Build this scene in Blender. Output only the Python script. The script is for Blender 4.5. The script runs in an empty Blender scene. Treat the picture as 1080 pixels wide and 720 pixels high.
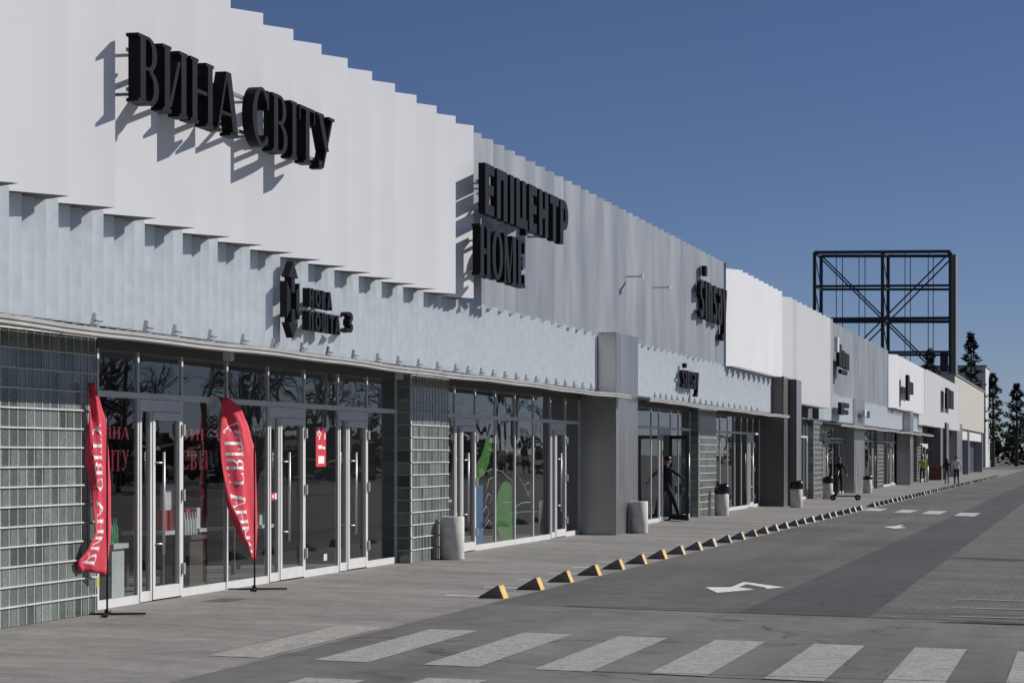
import bpy, bmesh, math, random
from mathutils import Vector, Matrix
random.seed(7)
R = math.radians
SC = bpy.context.scene
COL = SC.collection

# ------------------------------------------------------------------ camera, world, sun, exposure
FPX, CX, HY, HCAM = 2540.0, 540.0, 479.0, 1.75      # focal length in photo pixels, centre, horizon row, height
TH = math.atan(609.0 / FPX)                          # camera turned left of the facade direction (+Y)
SN, CS = math.sin(TH), math.cos(TH)
cd = bpy.data.cameras.new('camera'); cam = bpy.data.objects.new('camera', cd); COL.objects.link(cam)
cam.location = (0, 0, HCAM); cam.rotation_euler = (R(90), 0, TH)
cd.sensor_width = 36; cd.lens = 36 * FPX / 1080; cd.shift_y = (HY - 360) / 1080
cd.clip_start = 0.1; cd.clip_end = 6000
SC.camera = cam
SUN_EL, SUN_AZ = 33.2, 56.5                          # azimuth from +Y towards +X
w = bpy.data.worlds.new('World'); SC.world = w; w.use_nodes = True
nt = w.node_tree; nt.nodes.clear()
sky = nt.nodes.new('ShaderNodeTexSky'); sky.sky_type = 'NISHITA'; sky.sun_disc = False
sky.sun_elevation = R(SUN_EL); sky.sun_rotation = R(SUN_AZ)
sky.air_density = 1.0; sky.dust_density = 0.6; sky.ozone_density = 5.0; sky.altitude = 4000
bg = nt.nodes.new('ShaderNodeBackground'); bg.inputs[1].default_value = 0.051
wo = nt.nodes.new('ShaderNodeOutputWorld')
tn = nt.nodes.new('ShaderNodeVectorMath'); tn.operation = 'MULTIPLY'; tn.inputs[1].default_value = (1.09, 0.965, 1.03)
nt.links.new(sky.outputs[0], tn.inputs[0]); nt.links.new(tn.outputs[0], bg.inputs[0]); nt.links.new(bg.outputs[0], wo.inputs[0])
ld = bpy.data.lights.new('sun', 'SUN'); sun = bpy.data.objects.new('sun', ld); COL.objects.link(sun)
ld.energy = 4.9; ld.angle = R(0.55); ld.color = (1.0, 0.955, 0.90)
sd = Vector((math.sin(R(SUN_AZ)) * math.cos(R(SUN_EL)), math.cos(R(SUN_AZ)) * math.cos(R(SUN_EL)), math.sin(R(SUN_EL))))
sun.rotation_euler = sd.to_track_quat('Z', 'Y').to_euler(); sun.location = (40, 40, 60)
SC.view_settings.view_transform = 'Standard'; SC.view_settings.look = 'None'
SC.view_settings.exposure = 0.0; SC.view_settings.gamma = 1.0

# ------------------------------------------------------------------ measuring helpers (photo -> place)
D = 10.89                                            # distance of the glazing plane from the camera's path
K = 0.02                                             # paving falls 2% away from the building
def gz(X):
    return 0.0 if X < -D else -K * (min(X, 0.0) + D)
def Yat(px, d):                                      # position along the facade of a photo column on plane X = -d
    a = (px - CX) / FPX
    return d * (CS + a * SN) / (SN - a * CS)
def depth(X, Y): return -X * SN + Y * CS
def Zat(px, py, d):
    z = depth(-d, Yat(px, d)); return HCAM + (HY - py) * z / FPX
def at_depth(px, z):
    xr = (px - CX) / FPX * z
    return xr * CS - z * SN, xr * SN + z * CS
def ground(px, py):
    a, b = (px - CX) / FPX, (HY - py) / FPX
    dx, dy = a * CS - SN, a * SN + CS
    t = (-K * D - HCAM) / (b + K * dx)
    if t * dx > 0: t = (-K * D - HCAM) / b
    return t * dx, t * dy

# ------------------------------------------------------------------ materials
def mat(name, col, rough=0.6, metal=0.0, var=0.12, scale=3.0, stretch=(1, 1, 1), bump=0.0, bscale=40.0, spec=0.5, coord='Object', detail=5.0, rvar=0.0):
    m = bpy.data.materials.new(name); m.use_nodes = True
    n = m.node_tree.nodes; l = m.node_tree.links
    p = n['Principled BSDF']
    p.inputs['Roughness'].default_value = rough; p.inputs['Metallic'].default_value = metal
    p.inputs['Specular IOR Level'].default_value = spec
    tc = n.new('ShaderNodeTexCoord'); mp = n.new('ShaderNodeMapping'); mp.inputs['Scale'].default_value = stretch
    l.new(tc.outputs[coord], mp.inputs[0])
    no = n.new('ShaderNodeTexNoise'); no.inputs['Scale'].default_value = scale; no.inputs['Detail'].default_value = detail
    l.new(mp.outputs[0], no.inputs['Vector'])
    cr = n.new('ShaderNodeValToRGB')
    cr.color_ramp.elements[0].position = 0.3; cr.color_ramp.elements[1].position = 0.7
    cr.color_ramp.elements[0].color = tuple(c * (1 - var) for c in col) + (1,)
    cr.color_ramp.elements[1].color = tuple(min(1, c * (1 + var)) for c in col) + (1,)
    l.new(no.outputs[0], cr.inputs[0]); l.new(cr.outputs[0], p.inputs['Base Color'])
    if rvar:
        mr = n.new('ShaderNodeMapRange'); mr.inputs[1].default_value = 0.3; mr.inputs[2].default_value = 0.7
        mr.inputs[3].default_value = max(0, rough - rvar); mr.inputs[4].default_value = rough + rvar
        l.new(no.outputs[0], mr.inputs[0]); l.new(mr.outputs[0], p.inputs['Roughness'])
    if bump:
        nb = n.new('ShaderNodeTexNoise'); nb.inputs['Scale'].default_value = bscale; nb.inputs['Detail'].default_value = 3
        l.new(mp.outputs[0], nb.inputs['Vector'])
        bm_ = n.new('ShaderNodeBump'); bm_.inputs['Strength'].default_value = bump; bm_.inputs['Distance'].default_value = 0.02
        l.new(nb.outputs[0], bm_.inputs['Height']); l.new(bm_.outputs[0], p.inputs['Normal'])
    return m

def wear(n, l, tc, o, crack=0.55, stain=0.72):
    """thin wandering cracks, dark drips and pale dust on top of the ground's own tone"""
    def mul(a, b):
        m = n.new('ShaderNodeMath'); m.operation = 'MULTIPLY'; l.new(a, m.inputs[0]); l.new(b, m.inputs[1]); return m.outputs[0]
    def rng(src, a, b, lo, hi):
        m = n.new('ShaderNodeMapRange'); m.inputs[1].default_value = a; m.inputs[2].default_value = b; m.inputs[3].default_value = lo; m.inputs[4].default_value = hi
        l.new(src, m.inputs[0]); return m.outputs[0]
    nz = n.new('ShaderNodeTexNoise'); nz.inputs['Scale'].default_value = 1.3; nz.inputs['Detail'].default_value = 5; l.new(tc.outputs['Object'], nz.inputs['Vector'])
    ad = n.new('ShaderNodeVectorMath'); ad.operation = 'MULTIPLY_ADD'; ad.inputs[1].default_value = (1.4, 1.4, 0); l.new(nz.outputs['Color'], ad.inputs[0]); l.new(tc.outputs['Object'], ad.inputs[2])
    vo = n.new('ShaderNodeTexVoronoi'); vo.feature = 'DISTANCE_TO_EDGE'; vo.inputs['Scale'].default_value = 0.16; l.new(ad.outputs[0], vo.inputs['Vector'])
    o = mul(o, rng(vo.outputs['Distance'], 0.001, 0.004, crack, 1.0))
    v2 = n.new('ShaderNodeTexVoronoi'); v2.inputs['Scale'].default_value = 0.85; v2.inputs['Randomness'].default_value = 1.0; l.new(ad.outputs[0], v2.inputs['Vector'])
    o = mul(o, rng(v2.outputs['Distance'], 0.06, 0.20, stain, 1.0))
    n3 = n.new('ShaderNodeTexNoise'); n3.inputs['Scale'].default_value = 2.6; n3.inputs['Detail'].default_value = 8; n3.inputs['Roughness'].default_value = 0.7; l.new(tc.outputs['Object'], n3.inputs['Vector'])
    return mul(o, rng(n3.outputs[0], 0.35, 0.68, 0.86, 1.18))
def wear_wrap(n, l, tc, mu): return wear(n, l, tc, mu.outputs[0], 0.8, 0.82)

def paving(name, col, bw, bh, rot, mortar=0.75, var=0.12, patch=0.16, wide=0.012, speck=0.1):
    """small laid pavers with joints, worn patches and fine grain"""
    m = bpy.data.materials.new(name); m.use_nodes = True
    n = m.node_tree.nodes; l = m.node_tree.links; p = n['Principled BSDF']
    p.inputs['Roughness'].default_value = 0.85; p.inputs['Specular IOR Level'].default_value = 0.3
    tc = n.new('ShaderNodeTexCoord'); mp = n.new('ShaderNodeMapping'); mp.inputs['Rotation'].default_value = (0, 0, rot)
    l.new(tc.outputs['Object'], mp.inputs[0])
    br = n.new('ShaderNodeTexBrick'); br.inputs['Scale'].default_value = 1.0
    br.inputs['Brick Width'].default_value = bw; br.inputs['Row Height'].default_value = bh
    br.inputs['Mortar Size'].default_value = wide; br.inputs['Mortar Smooth'].default_value = 0.3
    br.inputs['Color1'].default_value = tuple(c * (1 - var) for c in col) + (1,)
    br.inputs['Color2'].default_value = tuple(c * (1 + var) for c in col) + (1,)
    br.inputs['Mortar'].default_value = tuple(c * mortar for c in col) + (1,)
    l.new(mp.outputs[0], br.inputs['Vector'])
    n1 = n.new('ShaderNodeTexNoise'); n1.inputs['Scale'].default_value = 0.5; n1.inputs['Detail'].default_value = 6
    mp1 = n.new('ShaderNodeMapping'); mp1.inputs['Scale'].default_value = (0.55, 1.6, 1); l.new(tc.outputs['Object'], mp1.inputs[0])
    l.new(mp1.outputs[0], n1.inputs['Vector'])
    r1 = n.new('ShaderNodeMapRange'); r1.inputs[1].default_value = 0.3; r1.inputs[2].default_value = 0.7
    r1.inputs[3].default_value = 1 - patch; r1.inputs[4].default_value = 1 + patch
    l.new(n1.outputs[0], r1.inputs[0])
    n2 = n.new('ShaderNodeTexNoise'); n2.inputs['Scale'].default_value = 30; n2.inputs['Detail'].default_value = 4
    l.new(tc.outputs['Object'], n2.inputs['Vector'])
    r2 = n.new('ShaderNodeMapRange'); r2.inputs[1].default_value = 0.3; r2.inputs[2].default_value = 0.7
    r2.inputs[3].default_value = 1 - speck; r2.inputs[4].default_value = 1 + speck
    l.new(n2.outputs[0], r2.inputs[0])
    mu = n.new('ShaderNodeMath'); mu.operation = 'MULTIPLY'; l.new(r1.outputs[0], mu.inputs[0]); l.new(r2.outputs[0], mu.inputs[1])
    mu = wear_wrap(n, l, tc, mu)
    vm = n.new('ShaderNodeVectorMath'); vm.operation = 'SCALE'
    l.new(br.outputs['Color'], vm.inputs[0]); l.new(mu, vm.inputs['Scale'])
    l.new(vm.outputs[0], p.inputs['Base Color'])
    bu = n.new('ShaderNodeBump'); bu.inputs['Strength'].default_value = 0.35; bu.inputs['Distance'].default_value = 0.01
    l.new(n2.outputs[0], bu.inputs['Height']); l.new(bu.outputs[0], p.inputs['Normal'])
    return m

def asphalt(name, col, stain=0.25, tracks=0.12):
    m = bpy.data.materials.new(name); m.use_nodes = True
    n = m.node_tree.nodes; l = m.node_tree.links; p = n['Principled BSDF']
    p.inputs['Roughness'].default_value = 0.82; p.inputs['Specular IOR Level'].default_value = 0.3
    tc = n.new('ShaderNodeTexCoord')
    def noise(scale, stretch, lo, hi, det=6, a=0.3, b=0.7):
        mp = n.new('ShaderNodeMapping'); mp.inputs['Scale'].default_value = stretch
        l.new(tc.outputs['Object'], mp.inputs[0])
        t = n.new('ShaderNodeTexNoise'); t.inputs['Scale'].default_value = scale; t.inputs['Detail'].default_value = det
        l.new(mp.outputs[0], t.inputs['Vector'])
        r = n.new('ShaderNodeMapRange'); r.inputs[1].default_value = a; r.inputs[2].default_value = b
        r.inputs[3].default_value = lo; r.inputs[4].default_value = hi
        l.new(t.outputs[0], r.inputs[0]); return r.outputs[0], t.outputs[0]
    a, _ = noise(0.35, (1, 0.4, 1), 1 - stain, 1 + stain)
    b, _ = noise(1.6, (1, 0.05, 1), 1 - tracks, 1 + tracks)          # wear along the driving direction
    c, f = noise(60, (1, 1, 1), 0.82, 1.18, 3)
    d, _ = noise(5, (1, 1, 1), 0.93, 1.07, 4)
    o = a
    for q in (b, c, d):
        mu = n.new('ShaderNodeMath'); mu.operation = 'MULTIPLY'; l.new(o, mu.inputs[0]); l.new(q, mu.inputs[1]); o = mu.outputs[0]
    o = wear(n, l, tc, o)
    vm = n.new('ShaderNodeVectorMath'); vm.operation = 'SCALE'; vm.inputs[0].default_value = col
    l.new(o, vm.inputs['Scale']); l.new(vm.outputs[0], p.inputs['Base Color'])
    bu = n.new('ShaderNodeBump'); bu.inputs['Strength'].default_value = 0.4; bu.inputs['Distance'].default_value = 0.008
    l.new(f, bu.inputs['Height']); l.new(bu.outputs[0], p.inputs['Normal'])
    return m

def paint(name, col, worn):
    """road paint worn through in specks to the asphalt below"""
    m = mat(name, col, 0.7, var=0.2, scale=8)
    n = m.node_tree.nodes; l = m.node_tree.links; p = n['Principled BSDF']
    tc = n.new('ShaderNodeTexCoord'); t = n.new('ShaderNodeTexNoise'); t.inputs['Scale'].default_value = 26; t.inputs['Detail'].default_value = 9
    t.inputs['Roughness'].default_value = 0.75
    l.new(tc.outputs['Object'], t.inputs['Vector'])
    cr = n.new('ShaderNodeValToRGB'); cr.color_ramp.elements[0].position = worn; cr.color_ramp.elements[1].position = worn + 0.14
    l.new(t.outputs[0], cr.inputs[0]); l.new(cr.outputs[0], p.inputs['Alpha'])
    return m

def glass(name, tint, wav=0.02, rough=0.0, refl=1.0):
    m = bpy.data.materials.new(name); m.use_nodes = True
    n = m.node_tree.nodes; l = m.node_tree.links; n.remove(n['Principled BSDF'])
    out = n['Material Output']
    gl = n.new('ShaderNodeBsdfGlossy'); gl.inputs['Roughness'].default_value = rough; gl.inputs['Color'].default_value = (refl, refl, refl, 1)
    tr = n.new('ShaderNodeBsdfTransparent'); tr.inputs[0].default_value = tint + (1,)
    fr = n.new('ShaderNodeFresnel'); fr.inputs['IOR'].default_value = 1.5
    mx = n.new('ShaderNodeMixShader')
    tc = n.new('ShaderNodeTexCoord'); no = n.new('ShaderNodeTexNoise'); no.inputs['Scale'].default_value = 0.9; no.inputs['Detail'].default_value = 1
    l.new(tc.outputs['Object'], no.inputs['Vector'])
    bu = n.new('ShaderNodeBump'); bu.inputs['Strength'].default_value = wav; bu.inputs['Distance'].default_value = 0.1
    l.new(no.outputs[0], bu.inputs['Height']); l.new(bu.outputs[0], gl.inputs['Normal'])
    ge = n.new('ShaderNodeNewGeometry'); iv = n.new('ShaderNodeMath'); iv.operation = 'SUBTRACT'; iv.inputs[0].default_value = 1.0
    l.new(ge.outputs['Backfacing'], iv.inputs[1]); ml = n.new('ShaderNodeMath'); ml.operation = 'MULTIPLY'
    l.new(fr.outputs[0], ml.inputs[0]); l.new(iv.outputs[0], ml.inputs[1]); l.new(ml.outputs[0], mx.inputs[0]); l.new(tr.outputs[0], mx.inputs[1]); l.new(gl.outputs[0], mx.inputs[2])
    l.new(mx.outputs[0], out.inputs['Surface'])
    return m

M = {}
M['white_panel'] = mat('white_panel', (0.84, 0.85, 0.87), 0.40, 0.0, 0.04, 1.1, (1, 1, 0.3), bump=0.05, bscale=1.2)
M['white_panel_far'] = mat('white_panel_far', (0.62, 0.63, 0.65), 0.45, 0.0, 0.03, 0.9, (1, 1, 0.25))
M['grey_panel'] = mat('grey_panel', (0.46, 0.485, 0.505), 0.40, 0.5, 0.08, 2.2, (1, 1, 0.12), rvar=0.08, bump=0.10, bscale=3.0)
M['zinc'] = mat('zinc', (0.585, 0.64, 0.675), 0.48, 0.1, 0.055, 7.0, (1, 1, 0.9), rvar=0.05)
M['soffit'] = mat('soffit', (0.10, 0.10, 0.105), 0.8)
M['steel_clad'] = mat('steel_clad', (0.33, 0.325, 0.325), 0.30, 0.7, 0.14, 1.6, (1, 1, 0.2), rvar=0.08, bump=0.06, bscale=3.0)
M['brown_clad'] = mat('brown_clad', (0.115, 0.105, 0.10), 0.45, 0.2, 0.1, 1.2)
M['canopy'] = mat('canopy', (0.27, 0.27, 0.265), 0.5, 0.2, 0.15, 2.0)
M['frame'] = mat('frame', (0.58, 0.58, 0.575), 0.5, 0.0, 0.05, 4)
M['handle'] = mat('handle', (0.5, 0.5, 0.5), 0.42, 0.6, 0.05)
M['glass'] = glass('glass', (0.86, 0.89, 0.90))
M['glass_teal'] = glass('glass_teal', (0.50, 0.74, 0.76))
M['block'] = mat('block', (0.105, 0.128, 0.118), 0.10, 0.0, 0.22, 14, (1, 2.0, 2.0), bump=0.16, bscale=16, spec=0.9, rvar=0.1)
bk = M['block']; bn = bk.node_tree.nodes; bl_ = bk.node_tree.links; bp_ = bn['Principled BSDF']
btc = bn.new('ShaderNodeTexCoord'); bmp = bn.new('ShaderNodeMapping'); bmp.inputs['Scale'].default_value = (0.01, 5.0, 4.938); bl_.new(btc.outputs['Object'], bmp.inputs[0])
bfl = bn.new('ShaderNodeVectorMath'); bfl.operation = 'FLOOR'; bl_.new(bmp.outputs[0], bfl.inputs[0])
bwn = bn.new('ShaderNodeTexWhiteNoise'); bl_.new(bfl.outputs[0], bwn.inputs['Vector'])
bmr = bn.new('ShaderNodeMapRange'); bmr.inputs[3].default_value = 0.5; bmr.inputs[4].default_value = 1.7; bl_.new(bwn.outputs['Value'], bmr.inputs[0])
bvm = bn.new('ShaderNodeVectorMath'); bvm.operation = 'SCALE'; src = bp_.inputs['Base Color'].links[0].from_socket
bl_.new(src, bvm.inputs[0]); bl_.new(bmr.outputs[0], bvm.inputs['Scale']); bl_.new(bvm.outputs[0], bp_.inputs['Base Color'])
M['joint'] = mat('joint', (0.50, 0.50, 0.48), 0.8, 0, 0.15, 6)
M['concrete'] = mat('concrete', (0.56, 0.53, 0.47), 0.85, 0, 0.14, 5, bump=0.3, bscale=60, detail=8)
M['bin_concrete'] = mat('bin_concrete', (0.60, 0.585, 0.56), 0.85, 0, 0.16, 7, bump=0.35, bscale=50, detail=9)
M['concrete_dark'] = mat('concrete_dark', (0.20, 0.195, 0.185), 0.85, 0, 0.18, 8, bump=0.3, bscale=60)
M['faded_yellow'] = mat('faded_yellow', (0.50, 0.42, 0.28), 0.75, 0, 0.2, 10, bump=0.2)
M['yellow'] = mat('yellow', (0.62, 0.40, 0.12), 0.7, 0, 0.22, 10, bump=0.2)
M['black'] = mat('black', (0.012, 0.012, 0.013), 0.35, 0, 0.2)
M['letter'] = mat('letter', (0.005, 0.0053, 0.009), 0.55, 0, 0.15, spec=0.18)
M['rail'] = mat('rail', (0.30, 0.31, 0.32), 0.45, 0.6)
M['bag'] = mat('bag', (0.008, 0.008, 0.009), 0.3, 0, 0.3, 12, bump=0.8, bscale=14)
M['red_cloth'] = mat('red_cloth', (0.64, 0.042, 0.075), 0.75, 0, 0.1, 5, bump=0.25, bscale=8)
M['white_print'] = mat('white_print', (0.80, 0.78, 0.78), 0.7)
M['red_vinyl'] = mat('red_vinyl', (0.24, 0.010, 0.03), 0.5)
M['red_paper'] = mat('red_paper', (0.62, 0.03, 0.05), 0.5)
M['dark_steel'] = mat('dark_steel', (0.030, 0.034, 0.045), 0.55, 0.2, 0.2)
M['lit_steel'] = mat('lit_steel', (0.16, 0.16, 0.16), 0.6, 0.1)
M['floor_in'] = mat('floor_in', (0.30, 0.29, 0.27), 0.4, 0, 0.1)
M['wall_in'] = mat('wall_in', (0.34, 0.33, 0.32), 0.8, 0, 0.15, 0.6)
M['ceil_in'] = mat('ceil_in', (0.3, 0.3, 0.3), 0.8)
M['shelf'] = mat('shelf', (0.10, 0.075, 0.06), 0.6)
M['white_goods'] = mat('white_goods', (0.6, 0.6, 0.58), 0.5)
M['green'] = mat('green', (0.075, 0.21, 0.03), 0.5, 0, 0.15)
M['green_print'] = mat('green_print', (0.05, 0.26, 0.10), 0.5, 0, 0.5, 9)
M['blue'] = mat('blue', (0.045, 0.15, 0.30), 0.5)
M['navy'] = mat('navy', (0.018, 0.022, 0.05), 0.5)
M['red_brown'] = mat('red_brown', (0.17, 0.035, 0.025), 0.6)
M['beige'] = mat('beige', (0.42, 0.40, 0.36), 0.8, 0, 0.08, 1.0)
M['skin'] = mat('skin', (0.42, 0.25, 0.18), 0.55, 0, 0.06)
M['hair'] = mat('hair', (0.012, 0.010, 0.010), 0.5)
M['tag_yellow'] = mat('tag_yellow', (0.42, 0.42, 0.12), 0.6)
M['hivis'] = mat('hivis', (0.38, 0.55, 0.03), 0.6, 0, 0.15)
M['cloth_black'] = mat('cloth_black', (0.012, 0.012, 0.014), 0.8)
M['cloth_dark'] = mat('cloth_dark', (0.03, 0.032, 0.04), 0.8)
M['cloth_grey'] = mat('cloth_grey', (0.13, 0.13, 0.14), 0.8)
M['cloth_white'] = mat('cloth_white', (0.65, 0.66, 0.68), 0.8, 0, 0.25, 14)
M['shoe'] = mat('shoe', (0.5, 0.5, 0.5), 0.6)
M['rubber'] = mat('rubber', (0.015, 0.015, 0.015), 0.8)
M['bark'] = mat('bark', (0.06, 0.05, 0.04), 0.9, 0, 0.3, 4)
M['pine'] = mat('pine', (0.022, 0.040, 0.022), 0.8, 0, 0.4, 1.5)
M['leaf'] = mat('leaf', (0.05, 0.065, 0.03), 0.8, 0, 0.4, 0.6)
M['pavement'] = paving('pavement', (0.225, 0.220, 0.212), 0.60, 0.20, 0.0, 0.80, 0.07, 0.17)
M['parking'] = paving('parking', (0.122, 0.120, 0.116), 0.20, 0.10, R(90), 0.78, 0.14, 0.2, 0.008)
M['road'] = asphalt('road', (0.108, 0.105, 0.102))
M['table'] = asphalt('table', (0.138, 0.135, 0.131), 0.28)
M['patch'] = asphalt('patch', (0.068, 0.069, 0.073), 0.18)
M['seam'] = mat('seam', (0.03, 0.03, 0.03), 0.9)
M['land'] = mat('land', (0.10, 0.095, 0.08), 0.9, 0, 0.3, 0.05)
M['white_paint'] = paint('white_paint', (0.33, 0.325, 0.31), 0.33)
M['fresh_paint'] = paint('fresh_paint', (0.66, 0.66, 0.64), 0.28)
M['return_dark'] = mat('return_dark', (0.22, 0.23, 0.24), 0.6, 0.2)  # unseen fold returns, darkened so less light bounces onto the panels
M['white_goods_paint'] = paint('mid_paint', (0.46, 0.455, 0.44), 0.30)
M['roof'] = mat('roof', (0.2, 0.2, 0.2), 0.9)

# ------------------------------------------------------------------ mesh builder
ORG = {}
class MB:
    def __init__(s): s.v = []; s.f = []; s.mi = []; s.smooth = []
    def add(s, vs, fs, mi=0, sm=False):
        o = len(s.v); s.v += [tuple(p) for p in vs]
        for f in fs: s.f.append([i + o for i in f]); s.mi.append(mi); s.smooth.append(sm)
        return s
    def box(s, x0, x1, y0, y1, z0, z1, mi=0):
        v = [(x, y, z) for x in (x0, x1) for y in (y0, y1) for z in (z0, z1)]
        return s.add(v, [(0, 1, 3, 2), (4, 6, 7, 5), (0, 4, 5, 1), (2, 3, 7, 6), (0, 2, 6, 4), (1, 5, 7, 3)], mi)
    def bar(s, a, b, wx, wy=None, mi=0):                       # rectangular bar from a to b
        a, b = Vector(a), Vector(b); wy = wy or wx; dr = (b - a).normalized()
        up = Vector((0, 0, 1)) if abs(dr.z) < 0.95 else Vector((0, 1, 0))
        u = dr.cross(up).normalized() * wx / 2; t = dr.cross(u).normalized() * wy / 2
        v = [p + su * u + st * t for p in (a, b) for su, st in ((-1, -1), (1, -1), (1, 1), (-1, 1))]
        return s.add(v, [(0, 3, 2, 1), (4, 5, 6, 7)] + [(i, (i + 1) % 4, 4 + (i + 1) % 4, 4 + i) for i in range(4)], mi)
    def tube(s, pts, rads, n=10, mi=0, caps=True, sm=True):
        rings = []; pts = [Vector(p) for p in pts]
        if not hasattr(rads, '__len__'): rads = [rads] * len(pts)
        o = len(s.v); u = None
        for i, p in enumerate(pts):
            dr = (pts[min(i + 1, len(pts) - 1)] - pts[max(i - 1, 0)]).normalized()
            if u is None:
                up = Vector((0, 0, 1)) if abs(dr.z) < 0.95 else Vector((0, 1, 0)); u = dr.cross(up).normalized()
            else: u = (u - dr * u.dot(dr)).normalized()
            t = dr.cross(u)
            for k in range(n):
                a = 2 * math.pi * k / n; s.v.append(tuple(p + rads[i] * (math.cos(a) * u + math.sin(a) * t)))
        for i in range(len(pts) - 1):
            for k in range(n):
                s.f.append([o + i * n + k, o + i * n + (k + 1) % n, o + (i + 1) * n + (k + 1) % n, o + (i + 1) * n + k]); s.mi.append(mi); s.smooth.append(sm)
        if caps:
            s.f.append([o + k for k in reversed(range(n))]); s.mi.append(mi); s.smooth.append(False)
            q = o + (len(pts) - 1) * n
            s.f.append([q + k for k in range(n)]); s.mi.append(mi); s.smooth.append(False)
        return s
    def lathe(s, c, prof, n=24, mi=0):                          # prof: (radius, z) from bottom to top
        o = len(s.v)
        for r, z in prof:
            for k in range(n):
                a = 2 * math.pi * k / n; s.v.append((c[0] + r * math.cos(a), c[1] + r * math.sin(a), c[2] + z))
        for i in range(len(prof) - 1):
            for k in range(n):
                s.f.append([o + i * n + k, o + i * n + (k + 1) % n, o + (i + 1) * n + (k + 1) % n, o + (i + 1) * n + k]); s.mi.append(mi); s.smooth.append(abs(prof[i][0] - prof[i + 1][0]) < 0.6 * abs(prof[i][1] - prof[i + 1][1]))
        return s
    def prism(s, pts, z0, z1, mi=0):                            # convex plan polygon
        n = len(pts); v = [(x, y, z0) for x, y in pts] + [(x, y, z1) for x, y in pts]
        return s.add(v, [tuple(reversed(range(n))), tuple(range(n, 2 * n))] + [(i, (i + 1) % n, n + (i + 1) % n, n + i) for i in range(n)], mi)
    def build(s, name, mats, parent=None, bevel=0):
        me = bpy.data.meshes.new(name); og = ORG.get(parent.name, Vector()) if parent else Vector()
        me.from_pydata([tuple(Vector(p) - og) for p in s.v], [], s.f)
        if not isinstance(mats, (list, tuple)): mats = [mats]
        for m in mats: me.materials.append(m if not isinstance(m, str) else M[m])
        me.polygons.foreach_set('material_index', s.mi); me.polygons.foreach_set('use_smooth', s.smooth)
        bm = bmesh.new(); bm.from_mesh(me); bmesh.ops.recalc_face_normals(bm, faces=bm.faces); bm.to_mesh(me); bm.free()
        me.update()
        o = bpy.data.objects.new(name, me); COL.objects.link(o)
        if parent: o.parent = parent; ORG[o.name] = og
        if bevel:
            b = o.modifiers.new('bevel', 'BEVEL'); b.width = bevel; b.segments = 2; b.limit_method = 'ANGLE'
        return o
def thing(name, loc, label, cat, group=None, rz=0):
    o = bpy.data.objects.new(name, None); COL.objects.link(o); o.location = loc; o.rotation_euler = (0, 0, rz)
    o.empty_display_size = 0.2
    ORG[o.name] = Vector(loc) if not rz else Vector()           # turned things are built in their own frame
    o['label'] = label; o['category'] = cat
    if group: o['group'] = group
    return o
def local(name, label, cat, loc, rz=0, group=None):             # parts are given in the thing's own frame
    o = thing(name, loc, label, cat, group, rz); ORG[o.name] = Vector(); return o
def tag(o, label, cat, group=None):
    o['label'] = label; o['category'] = cat
    if group: o['group'] = group
    return o
def structure(o, kind='structure'): o['kind'] = kind; return o
def copy_tree(o, parent=None):
    c = o.copy(); COL.objects.link(c); c.parent = parent
    if o.name in ORG: ORG[c.name] = ORG[o.name]
    for ch in list(o.children): copy_tree(ch, c)
    return c

# ------------------------------------------------------------------ ground
def sheet(name, m, x0, x1, y0, y1, dz, nx=1, ny=1):
    xs = sorted(set([x0, x1] + [q for q in (-D, 0.0) if x0 < q < x1]))
    b = MB()
    for a, c in zip(xs, xs[1:]):
        b.add([(a, y0, gz(a + 1e-6) + dz), (c, y0, gz(c) + dz), (c, y1, gz(c) + dz), (a, y1, gz(a + 1e-6) + dz)], [(0, 1, 2, 3)])
    return structure(b.build(name, m))
def decal(mb, pts, dz=0.005):
    mb.add([(x, y, gz(x) + dz) for x, y in pts], [tuple(range(len(pts)))])
XW = -7.14                                                       # line of the concrete wedges
Y_SEAM = 28.6                                                    # far edge of the raised crossing
sheet('ground', 'land', -2500, 2500, -60, 5000, -0.02)
sheet('pavement', 'pavement', -16.0, XW - 0.02, -20, 290, 0.0)
sheet('road', 'road', XW - 0.02, -4.08, Y_SEAM, 290, 0.0)
sheet('crossing_table', 'table', XW - 0.02, 16, -20, Y_SEAM, 0.0)
sheet('asphalt_strip', 'patch', -4.08, -2.53, Y_SEAM, 290, 0.0)
sheet('parking_area', 'parking', -2.53, 16, Y_SEAM, 290, 0.0)
b = MB(); decal(b, [(-6.2, Y_SEAM - 0.05), (16, Y_SEAM - 0.05), (16, Y_SEAM + 0.04), (-6.2, Y_SEAM + 0.04)], 0.004)
p0, p1 = ground(622, 708), ground(798, 717)
decal(b, [p0, (16, p1[1] - 0.35), (16, p1[1] - 0.30), (p0[0], p0[1] + 0.05)], 0.004)
structure(b.build('road_joint', 'seam'))
# zebra stripes: edges measured at their far ends, all between two lines square to the facade
fl = [(365, 658, 410.5, 660), (460, 663, 507, 665), (555.6, 668, 604, 670.5), (650, 672, 704, 674.7), (745, 677.5, 800, 680), (842, 682.5, 896, 685), (946, 687.5, 1002, 690)]
nr = [(228, 692, 282, 694), (338, 696, 392, 698.7), (450, 702, 507, 703.7), (565, 705, 625, 707)]
Yf = sum(ground(q[0], q[1])[1] for q in fl[:4]) / 4; Yn = sum(ground(q[0], q[1])[1] for q in nr) / 4
xl = [ground(q[0], q[1])[0] for q in fl]; xr_ = [ground(q[2], q[3])[0] for q in fl]
print('zebra Y', Yn, Yf, [round(x, 2) for x in xl], [round(x, 2) for x in xr_], 'near', [round(ground(q[0], q[1])[0], 2) for q in nr])
pitch = (xl[3] - xl[0]) / 3; wid = sum(b_ - a_ for a_, b_ in zip(xl[:4], xr_[:4])) / 4
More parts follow.
